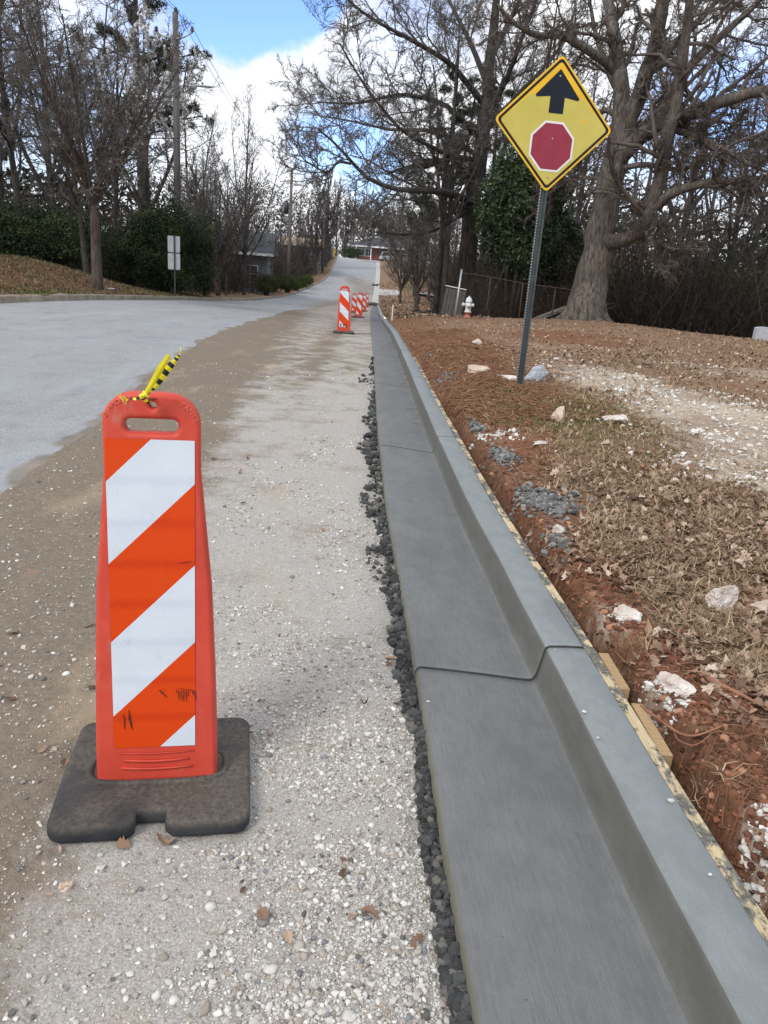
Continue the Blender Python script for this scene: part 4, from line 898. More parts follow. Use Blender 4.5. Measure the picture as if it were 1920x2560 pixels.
LEAFE = tinted('evergreen_leaves', [(0, (.010, .022, .010)), (.5, (.026, .052, .021)), (.85, (.06, .10, .04)), (1, (.14, .17, .07))], .45, .4)
LEAFP = tinted('pine_needles', [(0, (.012, .022, .012)), (.6, (.030, .050, .024)), (1, (.07, .085, .045))], .7)
LEAFI = tinted('ivy_leaves', [(0, (.007, .014, .007)), (.6, (.022, .040, .016)), (1, (.08, .10, .04))], .6)
LEAFT = tinted('tan_beech_leaves', [(0, (.12, .08, .05)), (1, (.38, .29, .2))], .8)
BLOS = tinted('white_blossom', [(0, (.5, .5, .5)), (1, (.85, .84, .84))], .8)
HEDGE = tinted('clipped_shrub_leaves', [(0, (.010, .018, .006)), (.6, (.035, .055, .014)), (1, (.10, .13, .03))], .7)
BRUSH = tinted('thicket_brush', [(0, (.020, .016, .013)), (.6, (.055, .045, .038)), (1, (.14, .115, .09))], .95)

def resample(P, n):
    P = np.asarray(P, float); d = np.concatenate([[0], np.cumsum(np.linalg.norm(np.diff(P, axis=0), axis=1))]); s = np.linspace(0, d[-1], n)
    Q = np.stack([np.interp(s, d, P[:, k]) for k in range(P.shape[1])], 1)
    if n > 4:
        for _ in range(2): Q[1:-1] = (Q[:-2]+2*Q[1:-1]+Q[2:])/4
    return Q
def unit(v): return v/(np.linalg.norm(v, axis=-1, keepdims=True)+1e-9)
def spawn(rng, P, Rr, L, sp):
    # sp: k,t0,t1,a0,a1,len,taper,n,up,wig,rr,droop
    N, n, _ = P.shape; k = sp['k']; M_ = N*k
    pi_ = np.repeat(np.arange(N), k); t = sp.get('t0', .25)+(sp.get('t1', 1)-sp.get('t0', .25))*((np.tile(np.arange(k), N)+rng.random(M_))/k)
    f = t*(n-1); i0 = np.clip(f.astype(int), 0, n-2); w = (f-i0)[:, None]
    p0 = P[pi_, i0]*(1-w)+P[pi_, i0+1]*w; tan = unit(P[pi_, i0+1]-P[pi_, i0]); rp = Rr[pi_, i0]*(1-w[:, 0])+Rr[pi_, i0+1]*w[:, 0]
    q = rng.normal(size=(M_, 3)); q = unit(q-tan*np.sum(q*tan, 1, keepdims=True))
    a = np.radians(sp['a0']+(sp['a1']-sp['a0'])*rng.random(M_))[:, None]
    d = unit(tan*np.cos(a)+q*np.sin(a)); l = L[pi_]*sp['len']*(1-sp.get('taper', .5)*t)*(.6+.7*rng.random(M_)); l = np.maximum(l, sp.get('lmin', 0)*(.5+.8*rng.random(M_)))
    m = sp['n']; pts = [p0]; wig = sp.get('wig', .15); up = sp.get('up', 0.)
    for j in range(m-1):
        d = unit(d+rng.normal(size=(M_, 3))*wig+np.array([0, 0, up])); pts.append(pts[-1]+d*(l/(m-1))[:, None])
    Pc = np.stack(pts, 1)
    if sp.get('skip0'):
        ok_ = ~((pi_ == 0) & (t < .9)); Pc, rp, l, M_ = Pc[ok_], rp[ok_], l[ok_], int(ok_.sum())
    r0 = np.minimum(rp*sp.get('rr', .6), sp.get('rmax', 9)); r0 = np.maximum(r0, sp.get('rmin', .004))
    Rc = r0[:, None]*np.linspace(1, sp.get('end', .45), m)[None]
    return Pc, Rc, l
def tree_mesh(name, trunks, specs, seed, sides=(10, 7, 5, 4, 3, 3), split=1, jitter=.0):
    # trunks: list of (points, r0, r1); returns trunk mesh, crown mesh and tips
    rng = np.random.default_rng(seed); n0 = 16
    P = np.stack([resample(t[0], n0) for t in trunks]); Rr = np.stack([(np.interp(np.linspace(0, 1, n0), np.linspace(0, 1, len(t[1])), t[1]) if hasattr(t[1], '__len__') else np.linspace(t[1], t[2], n0)) for t in trunks])
    if jitter: P[:, 1:-1] += rng.normal(size=P[:, 1:-1].shape)*jitter*Rr[:, 1:-1, None]
    L = np.linalg.norm(np.diff(P, axis=1), axis=2).sum(1); lv = [(P, Rr)]
    for sp in specs:
        P, Rr, L = spawn(rng, P, Rr, L, sp) if not sp.get('all') else spawn(rng, P, Rr, L, sp); lv.append((P, Rr))
    out_ = []
    for grp in (lv[:split+1], lv[split+1:]):
        mb = MB()
        for i, (p, r) in enumerate(grp):
            k = sides[i if grp is not None and grp[0] is lv[0] else i+split+1]; V, Q = tubes(p, r, k); mb.add(V, Q)
        out_.append(mb.mesh(name, True) if grp else None)
    return out_[0], out_[1], lv[-1][0][:, -1], lv
def leaves(rng, c, L, Wd, flat=0., tintf=None, updir=None):
    n = len(c); a = unit(rng.normal(size=(n, 3))*np.array([1, 1, 1-flat*.7])); b = unit(np.cross(a, rng.normal(size=(n, 3))))
    l = (L*(.6+.8*rng.random(n)))[:, None]; w = (Wd*(.6+.8*rng.random(n)))[:, None]; nrm = np.cross(a, b)
    V = np.stack([c-a*l*.5, c-b*w*.5+nrm*w*.15, c+a*l*.5, c+b*w*.5+nrm*w*.15], 1).reshape(-1, 3)
    Q = np.arange(n*4).reshape(-1, 4); t = np.repeat(rng.random(n) if tintf is None else tintf, 4); return V, Q, t
def needle_clumps(rng, c, m, L, Wd):
    n = len(c); cc = np.repeat(c, m, 0); d = unit(rng.normal(size=(n*m, 3))+np.array([0, 0, .4])); b = unit(np.cross(d, rng.normal(size=d.shape))); l = (L*(.6+.6*rng.random(n*m)))[:, None]
    V = np.stack([cc+d*l*.1, cc+d*l*.55-b*Wd*.5, cc+d*l, cc+d*l*.55+b*Wd*.5], 1).reshape(-1, 3); t = np.repeat(np.clip(np.repeat(rng.random(n), m)*.6+rng.random(n*m)*.4, 0, 1), 4)
    return V, np.arange(n*m*4).reshape(-1, 4), t
PROTO = {}
def make_proto(key, trunks, specs, seed, bark, twig, leaf=None, **kw):
    tm, cm, tips, lv = tree_mesh(key, trunks, specs, seed, **kw); lm = None
    if leaf:
        kind, mt, fn = leaf; rng = np.random.default_rng(seed+5); mb = MB(); V, Q, t = fn(rng, tips, lv); mb.add(V, Q, None, t); lm = mb.mesh('foliage', False)
    PROTO[key] = (tm, cm, lm, bark, twig, leaf[1] if leaf else None)
def plant(key, name, label, loc, rz=0, s=1., cat='tree', group=None, sz=None, leafname='foliage'):
    tm, cm, lm, bk, tw, lmat = PROTO[key]
    t = thing(name, label, cat, loc, rz, group); t.scale = (s, s, sz or s)
    if not tm.materials: tm.materials.append(bk); (cm and cm.materials.append(tw)); (lm and lm.materials.append(lmat))
    a = obj('trunk', tm, None, t); b = obj('crown', cm, None, t)
    if lm: obj(leafname, lm, None, t)
    return t
# prototypes (metres) --------------------------------------------------
rg = random.Random(11)
def stems(n, h0, r, lean, h1, rr, seed):
    q = random.Random(seed); T_ = [([(0, 0, -.4), (0, .01, h0*.5), (.02, 0, h0)], [r*1.35, r*1.02, r*.95], 0)]
    for i in range(n):
        a = i/n*2*PI+q.uniform(-.3, .3); l = lean*q.uniform(.45, 1.15); hh = h1*q.uniform(.75, 1.05)
        T_.append(([(0, 0, h0-.12), (math.cos(a)*l*.28, math.sin(a)*l*.28, h0+hh*.28), (math.cos(a)*l*.65, math.sin(a)*l*.65, h0+hh*.62), (math.cos(a)*l, math.sin(a)*l, h0+hh)], rr*q.uniform(.75, 1.1), rr*.22))
    return T_
make_proto('vase', stems(11, 2.45, .145, 3.1, 4.7, .062, 3), [dict(skip0=1, k=11, t0=.08, a0=25, a1=60, len=.44, n=7, up=.05, wig=.13, rr=.5, rmin=.011), dict(k=9, t0=.12, a0=30, a1=70, len=.48, n=6, up=.03, wig=.15, rr=.55, rmin=.008), dict(k=7, t0=.2, a0=25, a1=65, len=.42, n=4, up=.04, wig=.2, rr=.6, rmin=.006), dict(k=4, t0=.2, a0=25, a1=60, len=.5, n=3, wig=.2, rr=.7, rmin=.005)], 5, BK_MID, TWG)
make_proto('vase_small', stems(9, .9, .09, 1.8, 3.6, .05, 8), [dict(k=10, t0=.1, a0=15, a1=45, len=.42, n=6, up=.12, wig=.12, rr=.55, rmin=.012), dict(k=8, t0=.15, a0=20, a1=50, len=.45, n=5, up=.1, wig=.15, rr=.6, rmin=.010), dict(k=6, t0=.2, a0=25, a1=60, len=.45, n=3, wig=.2, rr=.7, rmin=.009)], 9, BK_MID, TWG)
make_proto('broad', [([(0, 0, -.5), (.1, 0, 3), (.3, .2, 7), (.2, .5, 12), (.6, .3, 16)], [.25, .17, .145, .09, .03], 0), ([(.1, 0, 3.8), (1.5, .6, 6.5), (2.4, 1.2, 10), (3.2, 1, 14)], .13, .03), ([(.2, .1, 5), (-1.4, -.5, 7.5), (-2.6, .4, 10.5), (-3, .2, 14)], .12, .03), ([(.25, .2, 6), (.6, -2, 8), (.9, -3, 11), (1, -3.4, 14)], .11, .02), ([(.25, .2, 5), (-.6, 1.8, 8), (-.9, 2.8, 11)], .11, .02)],
    [dict(k=11, t0=.25, a0=30, a1=75, len=.38, n=8, up=.03, wig=.2, rr=.42, rmin=.025), dict(k=9, t0=.15, a0=30, a1=70, len=.46, n=6, up=.03, wig=.2, rr=.45, rmin=.013), dict(k=7, t0=.15, a0=30, a1=70, len=.46, n=4, up=.02, wig=.22, rr=.5, rmin=.008), dict(k=4, t0=.1, a0=25, a1=65, len=.6, n=3, wig=.22, rr=.6, rmin=.006)], 21, BK_DARK, TWG)
make_proto('broad2', [([(0, 0, -.5), (-.2, 0, 4), (0, .4, 8), (-.5, .3, 13), (-.3, .6, 17)], [.22, .16, .135, .075, .02], 0), ([(-.1, .2, 6), (1.2, -.6, 9), (1.5, -.8, 12), (2.4, -1, 15)], .13, .03), ([(-.1, .2, 7), (-1.6, .5, 9.5), (-2, .7, 13)], .12, .03)],
    [dict(k=17, t0=.25, a0=35, a1=80, len=.32, n=8, up=.06, wig=.18, rr=.42, rmin=.025), dict(k=9, t0=.15, a0=30, a1=70, len=.46, n=6, up=.05, wig=.2, rr=.45, rmin=.013), dict(k=8, t0=.2, a0=30, a1=70, len=.42, n=5, up=.02, wig=.25, rr=.55, rmin=.011), dict(k=5, t0=.2, a0=25, a1=65, len=.42, n=3, wig=.25, rr=.6, rmin=.009)], 31, BK_DARK, TWG)
make_proto('upright', [([(0, 0, -.4), (0, 0, 2.0), (.15, 0, 4.6), (.1, .1, 8.2)], [.10, .075, .045, .008], 0), ([(0, 0, 1.6), (1.1, 0, 3.4), (2.2, .2, 6.7)], .05, .008), ([(0, 0, 1.3), (-1.2, .3, 3.2), (-2.3, .2, 5.7)], .05, .008), ([(0, 0, 1.8), (.5, -1.0, 4.0), (1.1, -1.8, 7.0)], .045, .008), ([(0, 0, 1.8), (-.4, 1.1, 4.0), (-.9, 1.8, 6.5)], .045, .008), ([(.1, 0, 2.8), (-.6, -.4, 5.0), (-1.1, -.6, 7.9)], .035, .008)],
    [dict(k=11, t0=.12, a0=20, a1=50, len=.36, n=7, up=.09, wig=.11, rr=.5, rmin=.010), dict(k=8, t0=.15, a0=20, a1=55, len=.46, n=5, up=.06, wig=.14, rr=.55, rmin=.007), dict(k=6, t0=.15, a0=20, a1=55, len=.52, n=4, up=.04, wig=.15, rr=.6, rmin=.0055)], 41, BK_DARK, TWG)
make_proto('far_bare', [([(0, 0, -.5), (.1, 0, 4), (.2, .2, 9), (.1, .1, 14)], [.25, .2, .14, .03], 0), ([(.1, 0, 4), (1.6, 0, 8), (2.4, .3, 12)], .12, .03), ([(.1, 0, 5), (-1.6, .2, 8.5), (-2.2, .3, 12)], .12, .03)],
    [dict(k=12, t0=.25, a0=25, a1=60, len=.32, n=6, up=.08, wig=.16, rr=.5, rmin=.035), dict(k=9, t0=.2, a0=25, a1=60, len=.42, n=5, up=.05, wig=.2, rr=.5, rmin=.022), dict(k=8, t0=.2, a0=25, a1=60, len=.45, n=3, wig=.2, rr=.6, rmin=.016)], 51, BK_FAR, TWO, sides=(7, 4, 3, 3, 3))
make_proto('far_dense', [([(0, 0, -.5), (0, 0, 3), (.1, 0, 9)], [.2, .15, .02], 0)]+[([(0, 0, .6+.2*i), (math.cos(i*1.7)*.8, math.sin(i*1.7)*.8, 3.5+.2*i), (math.cos(i*1.7)*1.3, math.sin(i*1.7)*1.3, 7.6+.25*(i % 4))], .07, .012) for i in range(8)],
    [dict(k=12, t0=.05, a0=12, a1=35, len=.26, n=5, up=.14, wig=.1, rr=.5, rmin=.022), dict(k=10, t0=.1, a0=12, a1=40, len=.45, n=4, up=.10, wig=.14, rr=.6, rmin=.015), dict(k=7, t0=.1, a0=12, a1=45, len=.5, n=3, up=.05, wig=.14, rr=.6, rmin=.012)], 61, BK_FAR, simple('plum_twigs', (.055, .04, .042), (.095, .072, .072), 1.5, .95, .05), sides=(6, 4, 3, 3, 3))
def pine_trunk(h): return [([(0, 0, -.5), (.05, 0, h*.3), (-.1, .1, h*.7), (.1, 0, h)], [.3, .24, .17, .04], 0)]
make_proto('pine', pine_trunk(18), [dict(k=34, t0=.42, a0=60, a1=100, len=.22, taper=.55, n=6, up=.05, wig=.12, rr=.35, rmin=.03, rmax=.08), dict(k=7, t0=.3, a0=30, a1=60, len=.36, n=4, up=.1, wig=.15, rr=.5, rmin=.014), dict(k=5, t0=.3, a0=30, a1=60, len=.45, n=3, up=.1, wig=.15, rr=.5, rmin=.010)], 71, BK_DARK, TWG,
    ('pine', LEAFP, lambda rng, tips, lv: needle_clumps(rng, np.concatenate([tips, lv[2][0][:, -1], lv[2][0][:, -2]]), 20, .30, .035)), sides=(9, 5, 3, 3, 3))
make_proto('blossom', [([(0, 0, -.4), (.1, 0, 3), (0, .1, 6), (.1, 0, 9.5)], [.2, .15, .1, .03], 0), ([(0, 0, 2.6), (1.2, 0, 5.2), (1.7, 0, 8.6)], .09, .02), ([(0, 0, 3), (-1.3, .2, 5.5), (-1.8, .2, 8.4)], .09, .02), ([(0, 0, 3), (0, -1.2, 5.5), (.2, -1.4, 8.8)], .09, .02)],
    [dict(k=11, t0=.3, a0=20, a1=50, len=.32, n=7, up=.12, wig=.12, rr=.5, rmin=.018), dict(k=8, t0=.2, a0=20, a1=55, len=.42, n=5, up=.08, wig=.16, rr=.55, rmin=.011), dict(k=6, t0=.2, a0=20, a1=55, len=.45, n=4, up=.05, wig=.15, rr=.6, rmin=.008)], 81, BK_DARK, TWG,
    ('b', BLOS, lambda rng, tips, lv: leaves(rng, np.concatenate([lv[3][0][:, j] for j in (1, 2, 3)]+[tips])[rng.random(4*len(tips)) < .92]+0, .12, .095)))
# ---- big trees with limbs read from the photograph, each limb at its own depth
def wpts(L_): return [tuple(at(x, y, Y)) for x, y, Y in L_]
OB = wpts([(1462, 792, 28.)])[0]; ob = np.array([OB[0], 28., float(G(OB[0], 28.))])
def rel(L_, o): return [tuple(np.array(p)-o) for p in wpts(L_)]
oak_tr = [
 (rel([(1462, 806, 28), (1466, 775, 28), (1473, 740, 28), (1484, 680, 28), (1497, 600, 28), (1512, 520, 28), (1533, 440, 28), (1548, 370, 28), (1554, 315, 28)], ob), [.80, .66, .57, .50, .46, .45, .44, .42, .36], 0),
 (rel([(1550, 340, 28), (1562, 243, 28), (1544, 146, 28.4), (1530, 50, 29), (1512, -60, 29.5), (1500, -160, 30)], ob), .30, .10),
 (rel([(1552, 350, 28), (1600, 235, 27.6), (1631, 146, 27), (1650, 60, 26.5), (1668, -50, 26), (1690, -140, 25.5)], ob), .32, .10),
 (rel([(1535, 420, 28), (1585, 345, 27.6), (1650, 312, 27), (1723, 291, 26), (1795, 252, 25.4), (1920, 225, 24.6), (2060, 215, 24)], ob), .30, .10),
 (rel([(1545, 390, 28.2), (1602, 330, 29), (1674, 270, 30), (1700, 190, 30.6), (1755, 130, 31), (1843, 55, 31.5), (1930, -30, 32)], ob), .27, .08),
 (rel([(1500, 596, 27.9), (1530, 608, 27.4), (1578, 612, 27), (1614, 578, 26.6), (1638, 513, 26.3), (1660, 400, 26), (1682, 290, 25.8), (1706, 170, 25.6), (1722, 20, 25.3), (1735, -100, 25)], ob), [.27, .24, .22, .22, .2, .19, .17, .14, .12, .07], 0),
 (rel([(1635, 520, 26.3), (1670, 485, 26), (1720, 466, 25.6), (1795, 452, 25), (1870, 452, 24.4), (1960, 440, 24)], ob), .17, .06),
 (rel([(1540, 180, 28.3), (1500, 142, 28), (1457, 122, 27.5), (1409, 84, 27), (1337, 92, 26), (1285, 60, 25.3), (1240, 10, 25)], ob), .16, .05),
 (rel([(1548, 300, 28), (1508, 262, 28.6), (1470, 330, 29), (1420, 360, 30), (1340, 372, 31)], ob), .11, .03),
 (rel([(1640, 320, 27.2), (1690, 325, 26.4), (1747, 341, 25.6), (1805, 368, 25), (1867, 412, 24.5), (1920, 430, 24)], ob), .13, .04),
 (rel([(1600, 600, 27), (1640, 596, 26.4), (1665, 618, 26), (1690, 624, 25.8)], ob), .11, .05),
 (rel([(1528, 460, 28), (1480, 440, 28.5), (1420, 452, 29.5), (1350, 500, 30.5)], ob), .08, .03),
 (rel([(1556, 240, 28), (1520, 180, 29.5), (1490, 90, 31), (1470, -20, 32)], ob), .14, .05),
 (rel([(1620, 170, 27.2), (1680, 120, 28), (1780, 20, 29), (1840, -60, 30)], ob), .14, .05),
 (rel([(1560, 420, 27.8), (1620, 408, 27), (1700, 430, 27), (1770, 400, 27), (1850, 330, 27.5)], ob), .10, .04)]
oak_specs = [dict(skip0=1, lmin=1.3, k=13, t0=.22, a0=30, a1=75, len=.34, taper=.35, n=9, up=.02, wig=.22, rr=.42, rmin=.03), dict(k=9, t0=.15, a0=30, a1=70, len=.48, n=7, up=.02, wig=.22, rr=.45, rmin=.016), dict(k=8, t0=.12, a0=30, a1=70, len=.48, n=5, wig=.22, rr=.5, rmin=.009), dict(k=7, t0=.1, a0=25, a1=65, len=.55, n=4, wig=.22, rr=.6, rmin=.006)]
tm, cm, tips, lv = tree_mesh('oak', oak_tr, oak_specs, 7, split=0, sides=(16, 6, 4, 3, 3, 3), jitter=.10)
# bark relief on trunk and limbs
co = np.empty(len(tm.vertices)*3, np.float32); tm.vertices.foreach_get('co', co)
ok = thing('oak_tree', 'huge spreading bare oak with a flared pale trunk at the edge of the yard', 'tree', tuple(ob)); obj('trunk', tm, BK_OAK, ok); obj('crown', cm, TWO, ok)
# root flare
mb = MB(); 
for k in range(9):
    a = k/9*2*PI+.2; c, s = math.cos(a), math.sin(a); px_ = wpts([(1466, 775, 28)])[0]; b0 = np.array(px_)-ob
    mb.tube([(b0[0]+c*.36, b0[1]+s*.36, .8), (b0[0]+c*.52, b0[1]+s*.52, .35), (b0[0]+c*.78, b0[1]+s*.78, .04), (b0[0]+c*1.2, b0[1]+s*1.2, -.2)], [.10, .19, .17, .08], 8)
mb.build('root_flare', BK_OAK, ok, True)
M0 = wpts([(1172, 775, 35.)])[0]; mo = np.array([M0[0], 35., float(G(M0[0], 35.))])
mid_tr = [
 (rel([(1166, 800, 35), (1167, 720, 35), (1172, 600, 35), (1186, 490, 35), (1200, 380, 35), (1212, 270, 35), (1226, 150, 35), (1240, 40, 35), (1246, -90, 35)], mo), [.56, .50, .46, .42, .38, .32, .26, .2, .12], 0),
 (rel([(1178, 505, 35), (1134, 484, 33), (1080, 476, 31.5), (1025, 477, 30.5), (968, 474, 30), (913, 449, 29.5), (888, 420, 29.2), (874, 400, 29), (856, 372, 28.7), (834, 350, 28.5), (795, 322, 28)], mo), [.2, .19, .17, .16, .14, .12, .10, .09, .07, .05, .03], 0),
 (rel([(876, 409, 29), (843, 403, 28.7), (834, 420, 28.5), (818, 436, 28.4), (790, 418, 28.2), (760, 400, 28)], mo), [.06, .05, .05, .045, .03, .02], 0),
 (rel([(1190, 400, 35), (1134, 392, 34), (1062, 416, 33), (1011, 418, 32.4), (964, 436, 32)], mo), [.14, .12, .11, .10, .04], 0),
 (rel([(1200, 345, 35), (1110, 255, 33.5), (1000, 232, 32), (890, 262, 31), (795, 255, 30)], mo), .16, .03),
 (rel([(1212, 262, 35), (1120, 150, 33.5), (1010, 90, 32), (905, 35, 31), (830, -40, 30)], mo), .17, .03),
 (rel([(1196, 390, 35), (1096, 325, 36), (970, 325, 37), (870, 300, 38), (800, 290, 39)], mo), .14, .03),
 (rel([(1218, 210, 35), (1160, 70, 36), (1090, -60, 37)], mo), .16, .05),
 (rel([(1235, 130, 35), (1290, 20, 35), (1330, -80, 34)], mo), .16, .06),
 (rel([(1212, 300, 35), (1262, 210, 34), (1300, 110, 33), (1340, 0, 32)], mo), .18, .06),
 (rel([(1205, 340, 35), (1290, 240, 36), (1380, 150, 37), (1440, 50, 38)], mo), .15, .05),
 (rel([(1190, 450, 35), (1110, 380, 33), (1000, 330, 31), (900, 200, 29.5), (850, 110, 29)], mo), .13, .03),
 (rel([(1184, 520, 35), (1120, 560, 34), (1060, 590, 33), (1000, 585, 32), (930, 580, 31.5)], mo), [.08, .07, .06, .05, .02], 0)]
mid_specs = [dict(skip0=1, lmin=1.4, k=13, t0=.25, a0=25, a1=65, len=.36, taper=.35, n=9, up=.05, wig=.16, rr=.42, rmin=.022), dict(k=9, t0=.15, a0=25, a1=60, len=.5, n=7, up=.03, wig=.16, rr=.5, rmin=.013), dict(k=8, t0=.12, a0=25, a1=60, len=.5, n=5, wig=.18, rr=.55, rmin=.009), dict(k=6, t0=.1, a0=25, a1=65, len=.55, n=4, wig=.2, rr=.6, rmin=.006)]
mid_tr = [(p, [x*.85 for x in a] if isinstance(a, list) else a*.8, b_*.8) for p, a, b_ in mid_tr]
tm, cm, tips, lv = tree_mesh('mid', mid_tr, mid_specs, 17, split=0, sides=(12, 5, 4, 3, 3, 3), jitter=.12)
md_ = thing('hardwood_tree', 'tall dark bare tree with one long limb reaching left over the road', 'tree', tuple(mo)); obj('trunk', tm, BK_DARK, md_); obj('crown', cm, TWG, md_)

def P_(px, Y): X, Y, Z = locx(px, Y); return (X, Y, Z)
# left side
plant('vase', 'ornamental_tree', 'vase shaped bare tree with straight trunk standing alone at the front of the grass bank', P_(244, 27.2), .4, 1.12)
t2 = plant('broad', 'hardwood_tree', 'bare tree with a curved reddish trunk just behind the vase shaped tree', P_(216, 32), 1.2, .5); t2.rotation_euler = (0, R_(-7), 1.2)
LG = 'bare trees behind the left bank'
for i, (k, px, Y, rz, s, lab) in enumerate([
 ('broad', -110, 31, .3, .95, 'large dark bare tree cut off by the left edge of the photo'),
 ('broad2', 60, 41, 2.1, 1.0, 'tall bare tree rising behind the dark evergreen thicket near the left edge'),
 ('broad', 150, 44, 3.6, 1.0, 'bare tree towering behind the vase shaped tree'),
 ('broad2', 290, 46, 4.4, .85, 'bare tree between the vase shaped tree and the white blossom'),
 ('upright', 512, 41, 1.9, .85, 'slender tree with a dark ivy wrapped trunk right of the two sign backs'),
 ('upright', 565, 48, .6, .82, 'first of two upright bare trees right of the grey house'),
 ('upright', 610, 55, 5.0, 1.45, 'tallest upright bare tree beside the clipped shrubs'),
 ('vase_small', 545, 46, 2.5, 1.5, 'low bushy bare tree in front of the grey house'),
 ('broad2', 480, 55, 1.3, .72, 'bare tree behind the grey house, left'),
 ('broad', 575, 66, 2.3, .5, 'bare tree behind the grey house, right'),
 ('far_bare', 672, 90, 3.3, .42, 'hazy bare tree just behind the slim utility pole'),
 ('vase_small', 640, 66, 1.1, 1.05, 'brownish bare bush left of the slim utility pole'),
 ('broad2', 10, 58, 5.1, 1.0, 'distant bare tree behind the upper left corner thicket')]):
    plant(k, 'bare_tree', lab, P_(px, Y), rz, s, group=LG)
plant('blossom', 'flowering_tree', 'slender tree dusted with white blossom left of the tall utility pole', P_(368, 45), .4, 1.36, leafname='blossom')
plant('blossom', 'flowering_tree', 'smaller pale flowering tree just right of the tall utility pole', P_(494, 52), 2.4, .8, leafname='blossom')
plant('pine', 'pine_tree', 'tall pine whose trunk leaves the top of the photo left of the utility pole', P_(360, 54), 1.0, 1.22)
plant('pine', 'pine_tree', 'pine behind the bare trees at the left, its dark needles level with the blossom', P_(185, 58), 2.6, .72)
plant('pine', 'pine_tree', 'pine at the far left edge behind the dark bare tree', P_(20, 60), 4.6, .62)
# right side
RG = 'bare trees in the woods on the right'
for i, (k, px, Y, rz, s, lab) in enumerate([
 ('broad2', 1108, 33, .5, .66, 'slim leaning bare tree left of the fence corner post'),
 ('broad2', 1085, 36, 2.5, .7, 'second slim bare tree left of the fence corner post, slightly farther'),
 ('broad', 1310, 37, 1.5, .85, 'bare tree standing directly behind the sign post'),
 ('broad2', 1640, 40, 3.5, .95, 'bare tree behind the drooping low limb of the oak'),
 ('broad', 1790, 38, 2.0, .85, 'bare tree in the woods right of the oak'),
 ('broad2', 1880, 33, 5.5, .85, 'bare tree close to the right edge, trunk leaning outwards'),
 ('broad', 1980, 30, .9, 1.0, 'dark bare tree rising just beyond the right edge'),
 ('far_bare', 1560, 52, .9, 1.0, 'thin bare tree far behind the oak trunk'),
 ('far_bare', 1720, 56, 2.9, 1.0, 'thin bare tree deep in the right woods'),
 ('far_bare', 1400, 55, 4.2, 1.1, 'thin bare tree far behind the yellow sign'),
 ('far_bare', 1240, 60, 1.2, 1.0, 'thin bare tree far behind the magnolia')]):
    plant(k, 'bare_tree', lab, P_(px, Y), rz, s, group=RG)
plant('vase_small', 'ornamental_tree', 'many stemmed bare tree right of the far panels beside the bare dirt strip', P_(1040, 50), 1.0, 1.35)
plant('vase_small', 'ornamental_tree', 'second many stemmed bare tree farther up the dirt strip', P_(1000, 74), 2.7, 1.3)
plant('pine', 'pine_tree', 'pine whose dark boughs show between the road and the magnolia', P_(1090, 56), .7, .80)
plant('pine', 'pine_tree', 'taller pine behind the long overhanging limb', P_(1190, 60), 3.7, .88)
plant('pine', 'pine_tree', 'lower pine beside the far road on the right', P_(1035, 88), 5.0, .72)
plant('pine', 'pine_tree', 'pine in the woods behind the stone slab', P_(1830, 58), 2.0, .8)
# far end
FG = 'far trees around the crest of the road'
for i, (k, px, Y, rz, s, lab) in enumerate([
 ('far_dense', 728, 86, .5, .48, 'tall plum grey bush beside the far left kerb, nearest of its row'), ('far_dense', 758, 95, 1.5, .62, 'tall plum grey bush second in the row by the far left kerb'), ('far_dense', 788, 106, 2.5, .95, 'third plum grey bush in the row by the far left kerb'), ('far_dense', 814, 119, 3.9, 1.42, 'tallest plum grey bush, at the upper end of the row by the far left kerb'),
 ('far_dense', 860, 166, .9, 1.1, 'plum grey bush across the side street left of the brick house')]):
    plant(k, 'bare_bush', lab, P_(px, Y), rz, s, group=FG)
for i, (px, Y, rz, s) in enumerate([(745, 120, 0, 1.0), (700, 105, 1, .9), (665, 95, 2, .9), (770, 140, 3, 1.0), (720, 165, 4, 1.2), (905, 190, 5, 1.5), (950, 185, 6, 1.3), (880, 215, .5, 1.7), (1000, 150, 1.5, 1.1), (985, 118, 2.5, .9), (1020, 112, 3.5, .95), (1045, 100, 4.5, .9), (1070, 84, 5.5, .85), (1100, 75, .2, .8), (1060, 130, .9, 1.1), (640, 80, 1.9, .8), (1130, 90, 2.9, .9), (840, 230, 3.1, 1.6), (975, 135, 4.1, .9)]):
    plant('far_bare', 'bare_tree', 'hazy grey bare tree in the distant woods around the crest of the road', P_(px, Y), rz, s*(.62 if px < 800 else .8), group='distant bare woods')
for i, (px, Y, rz, s) in enumerate([(930, 205, 0, 1.0), (960, 215, 1, .95), (985, 195, 2, .85), (905, 225, 3, 1.0), (1010, 170, 4, .8), (700, 175, 5, .85), (745, 190, 1.3, .85), (875, 240, 2.2, 1.05), (1050, 150, 2.9, .8)]):
    plant('pine', 'pine_tree', 'dark green pine in the distant woods around the crest of the road', P_(px, Y), rz, s*(.55 if px < 800 else .78), group='distant pines')
